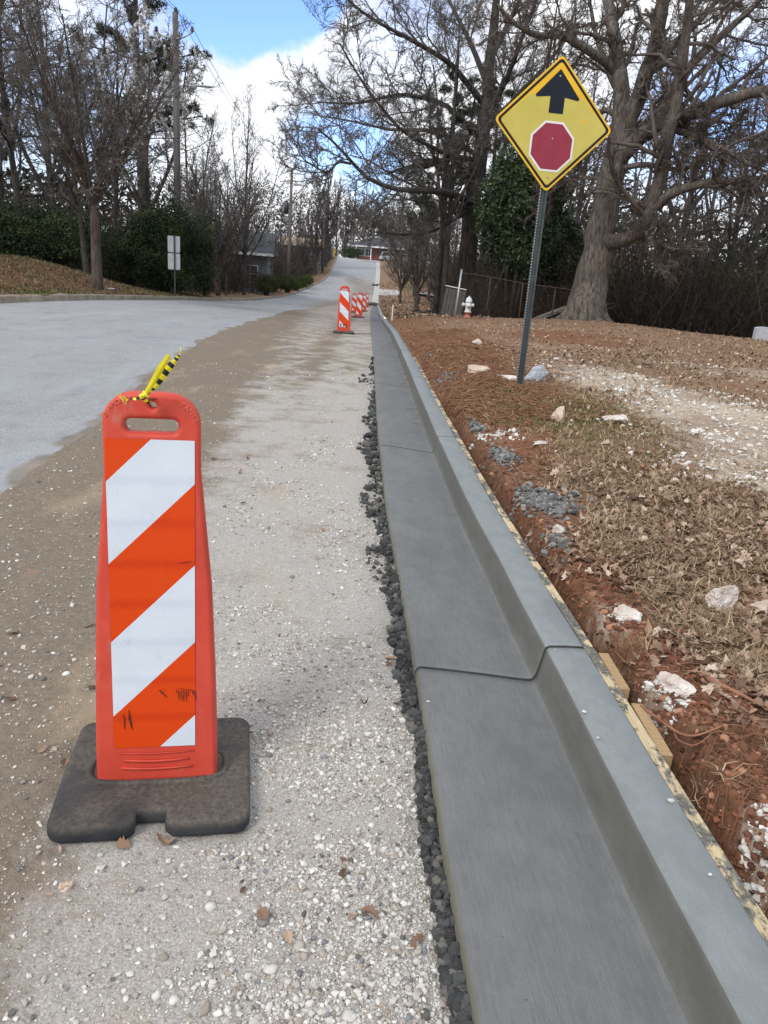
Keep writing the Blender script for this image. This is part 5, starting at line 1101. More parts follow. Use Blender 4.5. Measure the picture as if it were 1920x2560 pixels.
# evergreen masses
def leafmass(name, label, cat, px, Y, rx, ry, h, n, mat, L=.09, Wd=.05, seed=1, z0=0., group=None, lump=.6, trunk=True, shell=.35):
    rng = np.random.default_rng(seed); X, Yy, Z = locx(px, Y)
    t = thing(name, label, cat, (X, Yy, Z), 0, group)
    d = unit(rng.normal(size=(n, 3))); r = shell+(1-shell)*rng.random(n)**.6; th = np.arctan2(d[:, 1], d[:, 0])
    k = 1+lump*fbm(th*1.6+seed, d[:, 2]*2.5+seed, 3, seed)+.12*fbm(th*7, d[:, 2]*8, 2, seed+3)
    c = np.stack([d[:, 0]*rx*r*k, d[:, 1]*ry*r*k, z0+(h-z0)*.5+d[:, 2]*(h-z0)*.5*r*k], 1); c = c[c[:, 2] > (.02 if z0 < .3 else z0*.7)]
    clump = vn(c[:, 0]*2.2+9, c[:, 2]*2.2+c[:, 1], seed); V, Q, tt_ = leaves(rng, c, L, Wd, 0, np.clip(.15+.55*clump+.35*rng.random(len(c)), 0, 1))
    mb = MB(); mb.add(V, Q, None, tt_); o = mb.build('foliage', mat, t)
    if trunk:
        mb = MB()
        for i in range(7):
            a = i*2.4; mb.tube([(math.cos(a)*.1, math.sin(a)*.1, -.2), (math.cos(a)*rx*.25, math.sin(a)*ry*.25, h*.4), (math.cos(a)*rx*.5, math.sin(a)*ry*.5, h*.8)], [.05+.01*h, .03+.005*h, .01], 6)
        mb.build('stem', BK_DARK, t, True)
    return t
leafmass('magnolia_tree', 'broad glossy dark green evergreen between the hydrant and the sign post', 'tree', 1272, 32.5, 1.75, 1.5, 6.6, 24000, LEAFE, .17, .07, 3, 1.9, lump=.35)
leafmass('magnolia_tree', 'lower glossy evergreen partly hidden by the sign post, right of the broad one', 'tree', 1362, 34, 1.5, 1.2, 4.9, 14000, LEAFE, .16, .065, 4, 1.2)
leafmass('evergreen_shrub', 'low dark evergreen thicket at the left behind the grass bank', 'shrub', 95, 33.5, 3.3, 1.5, 2.4, 26000, LEAFI, .10, .06, 5)
leafmass('evergreen_shrub', 'dark ivy mound at the far left behind the low thicket', 'shrub', -20, 36, 2.5, 1.4, 3.6, 14000, LEAFI, .10, .06, 15)
leafmass('evergreen_shrub', 'tall rounded dark green mound directly behind the two sign backs', 'shrub', 412, 36.5, 2.1, 1.6, 4.1, 30000, LEAFI, .10, .06, 6)
leafmass('evergreen_shrub', 'narrow ivy clump between the leaning trunk and the green mound', 'shrub', 305, 38, 1.2, 1.0, 2.0, 6000, LEAFI, .10, .06, 16)
leafmass('ivy_column', 'ivy wrapped round the slender trunk right of the sign backs', 'shrub', 512, 40.8, .38, .38, 3.2, 5000, LEAFI, .10, .06, 7, trunk=False)
HG = 'clipped shrubs beside the left kerb'
leafmass('clipped_shrub', 'rounded clipped shrub nearest the camera, alone before the slim pole', 'shrub', 666, 62, 1.1, .9, 1.65, 9000, HEDGE, .06, .04, 8, .12, HG, .15)
leafmass('clipped_shrub', 'second clipped shrub right of the nearest rounded one', 'shrub', 718, 75, 1.3, 1., 1.6, 8000, HEDGE, .07, .045, 9, .1, HG, .15)
leafmass('clipped_shrub', 'third clipped shrub, touching the second on its right', 'shrub', 741, 80, 1.1, .9, 1.6, 7000, HEDGE, .07, .045, 10, .1, HG, .15)
leafmass('clipped_shrub', 'farthest clipped shrub at the foot of the slope', 'shrub', 762, 87, 1.0, .9, 1.4, 5000, HEDGE, .08, .05, 11, .1, HG, .15)
leafmass('evergreen_shrub', 'dark green bush before the brick house', 'shrub', 876, 166, 2.6, 2, 2.2, 5000, LEAFP, .2, .12, 12)
leafmass('beech_tree', 'young tree holding pale tan leaves right of the oak trunk', 'tree', 1592, 34, 2.0, 1.0, 4.2, 2600, LEAFT, .075, .05, 13, .6, shell=.1)
leafmass('beech_tree', 'second young tree with tan leaves further right, beyond the drooping limb', 'tree', 1700, 37, 1.6, 1.0, 3.6, 1300, LEAFT, .075, .05, 14, .6, shell=.1)
leafmass('evergreen_shrub', 'dark evergreen beyond the drooping limb on the right', 'shrub', 1760, 36, 2.0, 1.2, 4.2, 11000, LEAFI, .11, .06, 17, .6, shell=.3)
leafmass('evergreen_shrub', 'dark evergreen filling the right edge above the stone slab', 'shrub', 1890, 34, 1.9, 1.2, 4.0, 11000, LEAFI, .11, .06, 18, .5, shell=.3)
leafmass('evergreen_shrub', 'olive leaved brush right of the slim pole trees', 'shrub', 655, 68, 2.4, 1.4, 4.2, 4500, tinted('olive_leaves', [(0, (.04, .035, .02)), (1, (.11, .10, .05))], .9), .08, .05, 19, shell=.2)
# stuff: undergrowth bands (thin stems, twigs, dead leaves)
def thicket(name, label, spots, seed, mat=BRUSH, r=.012):
    rng = np.random.default_rng(seed); allP = []; lv_ = []
    for (x0, x1, y0, y1, n, hmin, hmax, leafn) in spots:
        X = x0+(x1-x0)*rng.random(n); Y = y0+(y1-y0)*rng.random(n); Z = G(X, Y)-.1; h = hmin+(hmax-hmin)*rng.random(n)**1.6
        P = [np.stack([X, Y, Z], 1)]; d = unit(rng.normal(size=(n, 3))*[.35, .35, .05]+[0, 0, 1])
        for k in range(5): d = unit(d+rng.normal(size=(n, 3))*.16); P.append(P[-1]+d*(h/5)[:, None])
        P = np.stack(P, 1); allP.append((P, h))
        if leafn:
            q = rng.integers(0, n, leafn); kk_ = rng.integers(1, 6, leafn); lv_.append(P[q, kk_]+rng.normal(size=(leafn, 3))*.22)
    mb = MB()
    for P, h in allP:
        Rr = (r*(.6+h/4))[:, None]*np.linspace(1, .35, 6)[None]; V, Q = tubes(P, Rr, 3); mb.add(V, Q, None, np.repeat(rng.random(len(P)), 18))
        P2, R2, L2 = spawn(rng, P, Rr, h, dict(k=7, t0=.15, a0=25, a1=65, len=.38, n=4, up=.05, wig=.2, rr=.6, rmin=.006)); V, Q = tubes(P2, R2, 3); mb.add(V, Q, None, np.repeat(rng.random(len(P2)), 12))
        P3, R3, L3 = spawn(rng, P2, R2, L2, dict(k=4, t0=.2, a0=25, a1=65, len=.5, n=3, up=.05, wig=.2, rr=.7, rmin=.005)); V, Q = tubes(P3, R3, 3); mb.add(V, Q, None, np.repeat(rng.random(len(P3)), 9))
    for c in lv_: V, Q, t = leaves(rng, c, .09, .05); mb.add(V, Q, None, t*.9)
    o = mb.build(name, mat, None, True); tag(o, label, 'undergrowth', None, 'stuff'); return o
thicket('undergrowth', 'dark tangled brush filling the foot of the woods on the right', [(3.2, 9, 32, 37, 420, 1.5, 4.5, 2500), (8.5, 24, 29.5, 36, 1500, 1.5, 5, 9000), (9, 30, 36, 48, 900, 2, 7, 6000), (2.5, 12, 38, 60, 700, 2, 6, 4000)], 91)
thicket('undergrowth', 'grey brush and saplings behind the left bank and its shrubs', [(-24, -10.9, 37, 45, 1000, 1.5, 5, 3500), (-15, -11.2, 46, 75, 900, 1.5, 4.5, 2500), (-30, -17, 32, 38, 600, 1.5, 5, 2500)], 92)
thicket('undergrowth', 'plum grey brush lining both sides of the far road', [(-16, -11.6, 78, 136, 1300, 1.5, 5, 0), (4, 16, 70, 130, 900, 1.5, 5, 0), (-40, 40, 168, 200, 600, 2, 7, 0)], 93, simple('plum_brush', (.05, .04, .04), (.10, .08, .075), .8, .95, .05), .022)
rng = np.random.default_rng(5)
def wood_mass(label, x0, x1, y0, y1, h, n, seed, mat):
    rng = np.random.default_rng(seed); X = x0+(x1-x0)*rng.random(n); Y = y0+(y1-y0)*rng.random(n); hh = h*(.55+.9*vn(X*.12, Y*.1, seed)); Z = G(X, Y)+hh*rng.random(n)**.8
    V, Q, t = leaves(rng, np.stack([X, Y, Z], 1), .7, .3); o = MB().add(V, Q, None, t).build('distant_woods', mat); tag(o, label, 'woods', None, 'stuff'); return o
FARM = tinted('distant_wood', [(0, (.03, .03, .028)), (.6, (.06, .062, .052)), (1, (.10, .10, .085))], .95)
wood_mass('distant dark woods closing the view behind the right hand trees', 8, 90, 56, 95, 10., 34000, 1, FARM)
wood_mass('distant dark woods closing the view behind the left hand trees', -90, -22, 52, 90, 7., 26000, 2, FARM)
wood_mass('distant dark woods beyond the brick house', -70, 60, 205, 250, 14, 26000, 3, FARM)
# ------------------------------------------------------------------ ground litter
GRAV = tinted('limestone_gravel', [(0, (.11, .10, .085)), (.15, (.20, .215, .235)), (.3, (.32, .27, .22)), (.6, (.50, .485, .45)), (1, (.70, .685, .655))], .92)
SPILL = tinted('grey_concrete_lumps', [(0, (.045, .047, .048)), (.5, (.105, .108, .108)), (1, (.27, .27, .26))], .9)
WETC = tinted('wet_concrete_crumbs', [(0, (.035, .036, .037)), (.7, (.075, .078, .078)), (1, (.15, .145, .13))], .85)
LEAFD = tinted('dead_oak_leaves', [(0, (.10, .06, .04)), (.35, (.24, .155, .105)), (.7, (.38, .275, .20)), (1, (.56, .47, .38))], .8)
STRAW = tinted('dry_grass_blades', [(0, (.09, .11, .03)), (.14, (.16, .15, .06)), (.3, (.14, .085, .05)), (.65, (.27, .185, .11)), (1, (.48, .38, .25))], .85)
ROOTM = simple('reddish_roots', (.20, .085, .05), (.32, .16, .10), 12, .9)
bm = bmesh.new(); bmesh.ops.create_icosphere(bm, subdivisions=1, radius=1); bm.verts.ensure_lookup_table(); ICO = np.array([v.co[:] for v in bm.verts]); ICT = np.array([[v.index for v in f.verts] for f in bm.faces]); bm.free()
bm = bmesh.new(); bmesh.ops.create_icosphere(bm, subdivisions=2, radius=1); bm.verts.ensure_lookup_table(); ICO2 = np.array([v.co[:] for v in bm.verts]); ICT2 = np.array([[v.index for v in f.verts] for f in bm.faces]); bm.free()
def stones(rng, X, Y, s, tint, hi=False, sink=.25, flat=.7, zadd=None):
    base, tr_ = (ICO2, ICT2) if hi else (ICO, ICT); n = len(X); k = len(base)
    sc = s[:, None]*(.65+.7*rng.random((n, 3))); sc[:, 2] *= flat
    a = rng.random(n)*2*PI; ca, sa = np.cos(a), np.sin(a)
    B = base[None]*(1+(.24 if hi else .42)*(rng.random((n, k, 1))-.5)*2)*sc[:, None]
    tl = (rng.random((n, 2))-.5)*.8
    V = np.stack([B[..., 0]*ca[:, None]-B[..., 1]*sa[:, None], B[..., 0]*sa[:, None]+B[..., 1]*ca[:, None], B[..., 2]+B[..., 0]*tl[:, :1]*.5+B[..., 1]*tl[:, 1:]*.5], -1)
    Z = G(X, Y)+sc[:, 2]*(1-2*sink)+(0 if zadd is None else zadd)
    V += np.stack([X, Y, Z], -1)[:, None]
    T = (tr_[None]+(np.arange(n)*k)[:, None, None]).reshape(-1, 3)
    return V.reshape(-1, 3), T, np.clip(np.repeat(tint, k)+.10*(rng.random(n*k)-.5), 0, 1)
rng = np.random.default_rng(101)
# limestone gravel over the shoulder
N = 300000; Y = 1/(1/.75-rng.random(N)*(1/.75-1/11.)); u = -rng.random(N)*2.6-.01*0; X = XR(Y)+u
p = gmask(X, Y)+1.0*(fbm(X*1.7, Y*1.7, 4, 201))+.5*fbm(X*7, Y*7, 3, 203)-.25*(Y > 3)
keep = (p > .72+.45*rng.random(N)) | (rng.random(N) < .09); keep &= X > ED(Y)+.02
bx = (X+.58)*math.cos(R_(11))+(Y-1.815)*math.sin(R_(11)); by = -(X+.58)*math.sin(R_(11))+(Y-1.815)*math.cos(R_(11)); keep &= ~((np.abs(bx) < .26) & (np.abs(by) < .255))
X, Y = X[keep], Y[keep]; n = len(X); s = (.0010+.0014*rng.random(n)+.0055*rng.random(n)**11)*(1+.10*Y)
V, T, t = stones(rng, X, Y, s, np.clip(rng.normal(.56, .24, n), 0, 1), sink=.25)
tag(MB().add(V, None, T, t).build('gravel', GRAV, None, False), 'pale crushed limestone gravel scattered over the shoulder', 'gravel', None, 'stuff')
N = 1100; Y = 1/(1/.95-rng.random(N)*(1/.95-1/5.)); X = XR(Y)-rng.random(N)*2.0-.06; s = (.004+.009*rng.random(N)**4); bx = (X+.58); by = Y-1.815; keep = ~((np.abs(bx) < .3) & (np.abs(by) < .30)) & (vn(X*3, Y*3, 7)+.35*(Y < 1.5) > .55)
X, Y, s = X[keep], Y[keep], s[keep]; V, T, t = stones(rng, X, Y, s, np.clip(rng.random(len(X))**.8, 0, 1), True, .3, .62)
tag(MB().add(V, None, T, t).build('pebbles', GRAV, None, True), 'larger grey and tan pebbles lying loose on the shoulder', 'pebbles', None, 'stuff')
# dark crumbs of wet concrete along the gutter's outer edge
N = 11000; Y = 1/(1/.8-rng.random(N)*(1/.8-1/13.)); w = np.clip(.030+.075*vn(Y*1.9, 2.2, 301)+.05*vn(Y*7, 5., 302), .02, .16)*(1-.5*sst(Y, 5, 12)); w = w*(.25+1.3*vn(Y*1.3, 8.2, 303)*vn(Y*4.3, 1.2, 304)*1.6); w = np.where(blob(Y, 0, 10.2, 0, .5, 1)+blob(Y, 0, 8.9, 0, .45, 1) > .4, w*3.0, w)
u = -.012-w*rng.random(N)**1.3; X = XR(Y)+u; s = (.0016+.024*rng.random(N)**6*(.4+vn(Y*2., 3., 305)))*(1+.03*Y)
V, T, t = stones(rng, X, Y, s, rng.random(N)**1.3, True, .25, .85, zadd=.030*(1-np.minimum(1, -u/.07))*rng.random(N))
tag(MB().add(V, None, T, t).build('concrete_crumbs', WETC, None, False), 'dark grey crumbs of wet concrete spilled along the outer edge of the gutter', 'concrete spill', None, 'stuff')
# spill lumps behind the form board
X = []; Y = []; S_ = []
for cx, cy, rx, ry, n in [(.95, 4.40, .16, .22, 1100), (.84, 5.5, .09, .22, 400), (.76, 6.6, .05, .2, 180), (.80, 2.06, .035, .14, 220), (.745, 2.62, .02, .2, 90), (.9, 3.72, .07, .12, 160), (.62, 9.4, .12, .5, 200), (.48, 11.5, .1, .5, 160)]:
    X.append(rng.normal(cx, rx*.6, n)); Y.append(rng.normal(cy, ry*.6, n)); S_.append(.003+.016*rng.random(n)**3.2)
X, Y, S_ = map(np.concatenate, (X, Y, S_)); k = X-XR(Y) > .675; X, Y, S_ = X[k], Y[k], S_[k]
V, T, t = stones(rng, X, Y, S_, .35+.65*rng.random(len(X)), True, .15, .8, zadd=.012*rng.random(len(X)))
tag(MB().add(V, None, T, t).build('concrete_spill', SPILL, None, False), 'lumpy grey concrete spill between the form board and the dead grass', 'concrete spill', None, 'stuff')
# white rubble patches on the verge
N = 90000; Y = 1/(1/1.0-rng.random(N)*(1/1.0-1/14.)); X = XR(Y)+.72+rng.random(N)**1.3*5.0; p = m_rub(X, Y)+.8*fbm(X*3.2, Y*3.2, 4, 401)
k = p > .52; X, Y = X[k], Y[k]; n = len(X); s = (.0028+.012*rng.random(n)**4)*(1+.09*Y); V, T, t = stones(rng, X, Y, s, np.clip(rng.normal(.78, .2, n), 0, 1), sink=.2)
tag(MB().add(V, None, T, t).build('rubble', GRAV, None, False), 'white crushed rock rubble in patches on the clay yard', 'rubble', None, 'stuff')
N = 26000; Y = 1/(1/1.0-rng.random(N)*(1/1.0-1/16.)); X = XR(Y)+.68+rng.random(N)**1.5*3.2; p = m_red(X, Y)+.5*fbm(X*5, Y*5, 3, 402); k = p > .5; X, Y = X[k], Y[k]; n = len(X)
s = (.003+.010*rng.random(n)**4)*(1+.09*Y); V, T, t = stones(rng, X, Y, s, rng.random(n), sink=.3)
tag(MB().add(V, None, T, t).build('clay_crumbs', tinted('red_clay_crumbs', [(0, (.10, .04, .022)), (.6, (.23, .095, .055)), (1, (.40, .22, .14))], .95), None, False), 'crumbs of red clay thrown up beside the trench', 'clay', None, 'stuff')
n = 3200; Y = 1/(1/1.2-rng.random(n)*(1/1.2-1/8.)); X = XR(Y)+.67+rng.random(n)*.32; V, T, t = stones(rng, X, Y, .003+.014*rng.random(n)**3.5, rng.random(n)**1.5*.7, True, .3)
tag(MB().add(V, None, T, t).build('clay_clods', tinted('dark_clay_clods', [(0, (.07, .035, .022)), (.6, (.17, .08, .05)), (1, (.30, .19, .13))], .95), None, False), 'crumbling dark red clay clods lining the trench behind the form board', 'clay', None, 'stuff')
# individual rocks
def rock(label, px, Y, dim, mat, seed, rz=0, sub=5, sink=.28):
    X, Y, Z = locx(px, Y); r = random.Random(seed); bm = bmesh.new(); bmesh.ops.create_icosphere(bm, subdivisions=sub, radius=1)
    pl = [(Vector([r.gauss(0, 1) for _ in range(3)]).normalized(), r.uniform(.45, .8)) for _ in range(11)]
    for v in bm.verts:
        p = v.co.copy()
        for nrm, d in pl:
            e = p.dot(nrm)-d
            if e > 0: p -= nrm*e*.97
        q = Vector((seed*3.1, seed, 0))+p; p *= 1+.16*mnoise.fractal(q*1.8, 1., 2., 5)+.05*mnoise.fractal(q*7, .8, 2., 4); v.co = (p.x*dim[0], p.y*dim[1], p.z*dim[2])
    bm.transform(Matrix.Rotation(rz, 4, 'Z')); mb = MB(); mb.bm(bm); return tag(mb.build('rock', mat, None, False, (X, Y, Z+dim[2]*(.72-sink))), label, 'rock', 'loose rocks on the yard')
rock('jagged white rock streaked with tan on the red clay at the right', 1800, 3.02, (.075, .06, .085), ROCKW, 3, .4)
rock('pale elongated rock on the clay heap left of the sign post', 1198, 9.35, (.22, .12, .085), ROCKT, 5, .3)
rock('blue grey chunk of broken concrete at the foot of the sign post', 1340, 9.5, (.19, .10, .155), ROCKG, 7, .1)
rock('small pale angular rock in the dead grass right of the sign post', 1398, 7.0, (.10, .08, .09), ROCKT, 9, 1.)
rock('low flat white rock behind the foot of the sign post', 1262, 9.2, (.30, .12, .05), ROCKW, 11, .2)
rock('thin white flake of rock in the red dirt, nearer than the small angular rock', 1352, 5.9, (.10, .03, .02), ROCKW, 13, .5)
rock('small white rock near the form board beside the dark spill', 1400, 3.86, (.045, .035, .035), ROCKW, 15)
rock('white lump bedded in the bank edge above the trench, upper one', 1570, 2.86, (.08, .055, .04), ROCKW, 17, -.5, sink=.5)
rock('white lump bedded in the side of the trench beside the wood block', 1690, 2.28, (.07, .055, .045), ROCKW, 19, -.6, sink=.5)
rock('dusty boulder edge at the right margin beside the rubble stripe', 1530, 7.0, (.14, .1, .06), ROCKW, 21, .2)
rock('tan stone at the right edge of the photo beside the jagged rock', 1905, 3.0, (.06, .05, .04), ROCKT, 23)
rock('small white stone among clay by the hydrant side of the heap', 1192, 14., (.10, .09, .09), ROCKW, 25)
rock('rounded tan cobble on the dirt in front of the rubber base', 166, 1.42, (.020, .018, .014), ROCKT, 27)
# pebbles dropped on the kerb itself
mb = MB()
peb = []
for px, py, zz, s in [(1460, 1780, .155, .006), (1495, 1845, .155, .004), (1677, 2003, .155, .007), (1192, 1957, .02, .008), (1070, 1755, .04, .005), (1030, 1990, .04, .003), (1372, 2095, .015, .004), (1775, 2187, .155, .004), (1125, 1960, .035, .004), (1388, 1625, .155, .003), (1340, 2300, .02, .004)]:
    d = ray(px, py); t = (zz-H)/d[2]; q = np.array([0, 0, H])+d*t; r_ = random.Random(px); B = ICO2*(np.array([1.3, 1, .7])*s)*(1+.2*np.array([[r_.uniform(-1, 1)] for _ in range(len(ICO2))])); mb.add(B+q+np.array([0, 0, s*.3]), None, ICT2, r_.uniform(.4, 1))
tag(mb.build('kerb_pebbles', GRAV, None, False), 'few tiny pebbles lying on the new gutter and kerb top', 'pebbles', None, 'stuff')
# dead leaves
def leaf_template():
    s = np.array([0, .12, .22, .34, .46, .58, .70, .84, 1.0]); w = np.array([.02, .11, .23, .13, .29, .17, .24, .14, .0]); return s, w
def litter(rng, X, Y, L, tint, lift=None, zf=None):
    s, w = leaf_template(); n = len(X); m_ = len(s)
    a = rng.random(n)*2*PI; ca, sa = np.cos(a), np.sin(a); curl = rng.normal(0, .9, n); cup = rng.normal(.25, .35, n); asym = rng.random((n, 2, 1))*.5+.75
    tilt = rng.normal(0, .28, n); roll = rng.normal(0, .4, n)
    xs = np.stack([-w[None]*asym[:, 0], np.zeros((n, m_)), w[None]*asym[:, 1]], -1); ys = np.broadcast_to((s-.5)[None, :, None], (n, m_, 3)).copy()
    ys[:, :, 0] += .05*(w > .25); ys[:, :, 2] += .05*(w > .25)
    zs = curl[:, None, None]*(ys**2-.08)*1.4+cup[:, None, None]*np.abs(xs)+tilt[:, None, None]*ys+roll[:, None, None]*xs
    Lx = L[:, None, None]; x, y, z = xs*Lx, ys*Lx, zs*Lx
    Z0 = (G(X, Y) if zf is None else zf)+.006+(0 if lift is None else lift)+L*.06
    V = np.stack([x*ca[:, None, None]-y*sa[:, None, None]+X[:, None, None], x*sa[:, None, None]+y*ca[:, None, None]+Y[:, None, None], z+Z0[:, None, None]], -1)
    gz_ = G(V[..., 0], V[..., 1]) if zf is None else zf[:, None, None]; V[..., 2] = np.maximum(V[..., 2], gz_+.002)
    k = m_*3; i = (np.arange(m_-1)*3)[None, :, None]; j = np.arange(2)[None, None]; b = (np.arange(n)*k)[:, None, None]
    Q = np.stack([b+i+j, b+i+j+1, b+i+j+4, b+i+j+3], -1).reshape(-1, 4); return V.reshape(-1, 3), Q, np.repeat(tint, k)
N = 120000; Y = 1/(1/1.3-rng.random(N)*(1/1.3-1/34.)); X = XR(Y)+.68+rng.random(N)*(1.2+Y*.75)
dens = .20+.7*blob(X, Y, 1.9, 4.6, .9, 1.3)+.3*blob(X, Y, 1.4, 3.2, .7, .7)+.5*blob(X, Y, 2.8, 12, 1.6, 3)+.5*sst(Y, 9, 14)+.3*blob(X, Y, 2., 2.4, .8, .4)-.5*m_rub(X, Y)-.35*m_red(X, Y)+.55*fbm(X*1.6, Y*1.6, 3, 501)
k = rng.random(N)*1.25 < dens; X, Y = X[k], Y[k]; n = len(X)
V, Q, t = litter(rng, X, Y, (.024+.050*rng.random(n)**1.4)*(1+.022*Y), np.clip(rng.normal(.42, .3, n), 0, 1), lift=.012*rng.random(n)*(dens[k] > .8))
tag(MB().add(V, Q, None, t).build('fallen_leaves', LEAFD, None, False), 'curled brown oak leaves littering the yard right of the kerb', 'leaves', None, 'stuff')
N = 9000; Y = 30+75*rng.random(N)**1.3; X = XR(Y)+.7+rng.random(N)*(3+.03*Y); V, Q, t = litter(rng, X, Y, .10+.12*rng.random(N), np.clip(rng.normal(.4, .3, N), 0, 1))
tag(MB().add(V, Q, None, t).build('fallen_leaves', LEAFD, None, False), 'leaf scatter on the bare strip beside the far kerb', 'leaves', None, 'stuff')
N = 9000; Y = 17+22*rng.random(N); X = XL(Y)-.25-rng.random(N)**1.2*14; V, Q, t = litter(rng, X, Y, (.05+.05*rng.random(N)), np.clip(rng.normal(.45, .3, N), 0, 1))
tag(MB().add(V, Q, None, t).build('fallen_leaves', tinted('shade_darkened_bank_leaves', [(0, (.05, .035, .02)), (.6, (.13, .095, .06)), (1, (.30, .24, .17))], .9), None, False), 'brown leaves scattered over the left grass bank', 'leaves', None, 'stuff')  # olive brown leaf colours, darkened to carry the shade on the bank
N = 46; Y = 1/(1/1.2-rng.random(N)*(1/1.2-1/7.)); X = XR(Y)-.03-rng.random(N)*1.6; V, Q, t = litter(rng, X, Y, .02+.035*rng.random(N), rng.random(N)*.8)
tag(MB().add(V, Q, None, t).build('stray_leaves', LEAFD, None, False), 'few small stray brown leaves on the gravel shoulder', 'leaves', None, 'stuff')
# dry grass
def blades(rng, X, Y, L, tint, up=.5, wd=.0016):
    n = len(X); a = rng.random(n)*2*PI; e = np.clip(rng.normal(up, .35, n), .02, 1.4); d = np.stack([np.cos(a)*np.cos(e), np.sin(a)*np.cos(e), np.sin(e)], 1)
    s = np.stack([-np.sin(a), np.cos(a), np.zeros(n)], 1); p0 = np.stack([X, Y, G(X, Y)-.002], 1); d2 = unit(d*[1, 1, .25]+rng.normal(size=(n, 3))*[.3, .3, .12]); w = (wd*(1+.28*Y))[:, None]
    p1 = p0+d*L[:, None]*.5; p2 = p1+d2*L[:, None]*.5; g1 = G(p2[:, 0], p2[:, 1]); p2[:, 2] = np.maximum(p2[:, 2], g1+.003)
    V = np.stack([p0-s*w, p0+s*w, p1-s*w*.8, p1+s*w*.8, p2-s*w*.2, p2+s*w*.2], 1).reshape(-1, 3); b = (np.arange(n)*6)[:, None]
    Q = np.concatenate([b+[0, 1, 3, 2], b+[2, 3, 5, 4]], 0); return V, Q, np.repeat(tint, 6)
N = 420000; Y = 1/(1/1.1-rng.random(N)*(1/1.1-1/22.)); X = XR(Y)+.70+rng.random(N)*(1.0+Y*.7)
dens = .85+.8*fbm(X*1.8, Y*1.8, 4, 601)+.6*m_grn(X, Y)-.9*m_rub(X, Y)-.8*m_red(X, Y); k = rng.random(N) < dens; X, Y = X[k], Y[k]; n = len(X); g = m_grn(X, Y)+.3*fbm(X*2, Y*2, 2, 603)
tint = np.where(rng.random(n) < np.clip(g-.15, .01, .6), rng.random(n)*.14, .25+.75*rng.random(n)); V, Q, t = blades(rng, X, Y, (.03+.075*rng.random(n))*(1+.02*Y), tint, .38, .0015)
tag(MB().add(V, Q, None, t).build('dry_grass', STRAW, None, False), 'matted straw coloured dead grass with a few green tufts on the yard', 'grass', None, 'stuff')
N = 60000; Y = 16+24*rng.random(N); X = XL(Y)-.2-rng.random(N)*11; gg = blob(Y, 0, 20, 0, 2.2, 1)*(XL(Y)-X < 1.6); tint = np.where(rng.random(N) < .25+.7*gg, rng.random(N)*.14, .2+.7*rng.random(N)); V, Q, t = blades(rng, X, Y, .05+.07*rng.random(N), tint, .7, .0012)
tag(MB().add(V, Q, None, t).build('bank_grass', tinted('shade_darkened_bank_grass', [(0, (.05, .07, .018)), (.14, (.08, .09, .03)), (.3, (.08, .06, .035)), (.65, (.15, .12, .07)), (1, (.26, .21, .13))], .9), None, False), 'thin brown and green grass on the left bank', 'grass', None, 'stuff')  # bank's shade is worked into these darker olive blade colours
# roots, pine straw and twigs in the clay
def strands(rng, X, Y, L, r, lift=.01, bend=.35):
    n = len(X); a = rng.random(n)*2*PI; d = np.stack([np.cos(a), np.sin(a)], 1); P = [np.stack([X, Y], 1)]
    for k in range(6): d = unit(d+rng.normal(size=(n, 2))*bend); P.append(P[-1]+d*(L/6)[:, None])
    P = np.stack(P, 1); z = G(P[..., 0], P[..., 1])+r[:, None]+lift*np.abs(np.sin(np.linspace(.2, 2.9, 7)))[None]*rng.random((n, 1)); P = np.concatenate([P, z[..., None]], -1)
    return tubes(P, r[:, None]*np.linspace(1, .5, 7)[None], 4)
n = 3800; Y = 7+11*rng.random(n)**1.1; u = .85+rng.normal(.45, .45, n).clip(-.1, 2.2); X = XR(Y)+u; V, Q = strands(rng, X, Y, .12+.35*rng.random(n), .0022+.003*rng.random(n), .04)
tag(MB().add(V, Q, None, rng.random(len(V))).build('pine_straw', tinted('rusty_straw', [(0, (.11, .05, .03)), (.6, (.25, .13, .075)), (1, (.42, .28, .18))], .9), None, True), 'rusty pine straw and fine roots over the red clay heap', 'straw', None, 'stuff')
n = 420; Y = 1/(1/1.4-rng.random(n)*(1/1.4-1/5.)); X = XR(Y)+.69+rng.random(n)*.35; V, Q = strands(rng, X, Y, .06+.16*rng.random(n), .0008+.0016*rng.random(n)**2, .03, .5)
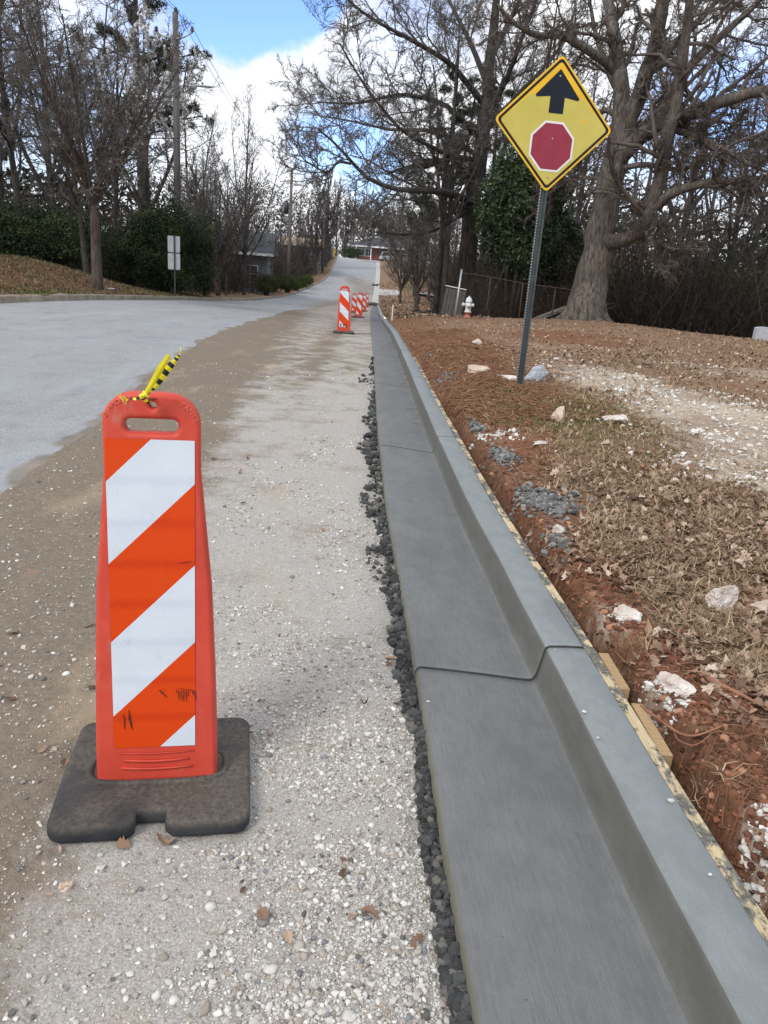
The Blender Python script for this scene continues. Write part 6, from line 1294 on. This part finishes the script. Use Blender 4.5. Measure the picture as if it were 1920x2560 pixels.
tag(MB().add(V, Q, None, .5).build('fine_roots', ROOTM, None, True), 'fine torn roots hanging in the trench', 'roots', None, 'stuff')
def root(label, pts, r):
    P = []
    for px, py, z in pts:
        d = ray(px, py); t = (z-H)/d[2]; P.append(np.array([0, 0, H])+d*t)
    P = resample(P, 18); o = MB().tube(P, np.linspace(r, r*.45, 18), 7).build('root', ROOTM, None, True); tag(o, label, 'root', 'torn roots in the trench'); return o
root('thick forked red root arching over the trench beside the long wood block', [(1600, 1765, .12), (1650, 1800, .14), (1690, 1830, .15), (1725, 1845, .16), (1770, 1830, .18), (1805, 1815, .19)], .006)
root('thinner root lying against the white lump in the trench', [(1655, 1795, .10), (1680, 1815, .12), (1692, 1850, .14), (1735, 1870, .15), (1775, 1838, .18)], .004)
root('straight red brown stick half buried in the clay at the right', [(1768, 1695, .185), (1800, 1712, .19), (1850, 1735, .19), (1895, 1760, .19)], .010)
# fallen branches by the oak
mb = MB(); r_ = random.Random(6)
for i in range(14):
    X, Y, Z = locx(1330+r_.uniform(0, 110), 31+r_.uniform(-1, 1)); a = r_.uniform(-.3, .5); L = r_.uniform(.8, 2); mb.tube([(X, Y, Z+.1), (X+L*.5, Y+.1, Z+.15+L*.18), (X+L, Y, Z+.2+L*.4*math.cos(a))], [.03, .022, .01], 6)
tag(mb.build('brush_pile', simple('pale_dead_wood', (.16, .14, .12), (.30, .27, .24), 5, .9), None, True), 'pile of pale fallen branches between the sign post and the oak', 'branches')
for i in range(7):
    mb = MB()
    X, Y, Z = locx(1065+r_.uniform(-15, 40), 40+r_.uniform(-2, 2)); a = r_.uniform(0, 3); L = r_.uniform(.4, 1.2); mb.tube([(X, Y, Z+.05), (X+L*.4*math.cos(a), Y+L*.4*math.sin(a), Z+.25), (X+L*math.cos(a), Y, Z+.1)], [.07, .06, .03], 7); tag(mb.build('log', BK_DARK, None, True), 'dark broken log in the heap at the wood edge left of the fence', 'log', 'broken logs heaped left of the fence')
for o in bpy.data.objects:
    if o.parent is None and o.type == 'MESH' and 'label' not in o: print('NOLABEL', o.name)
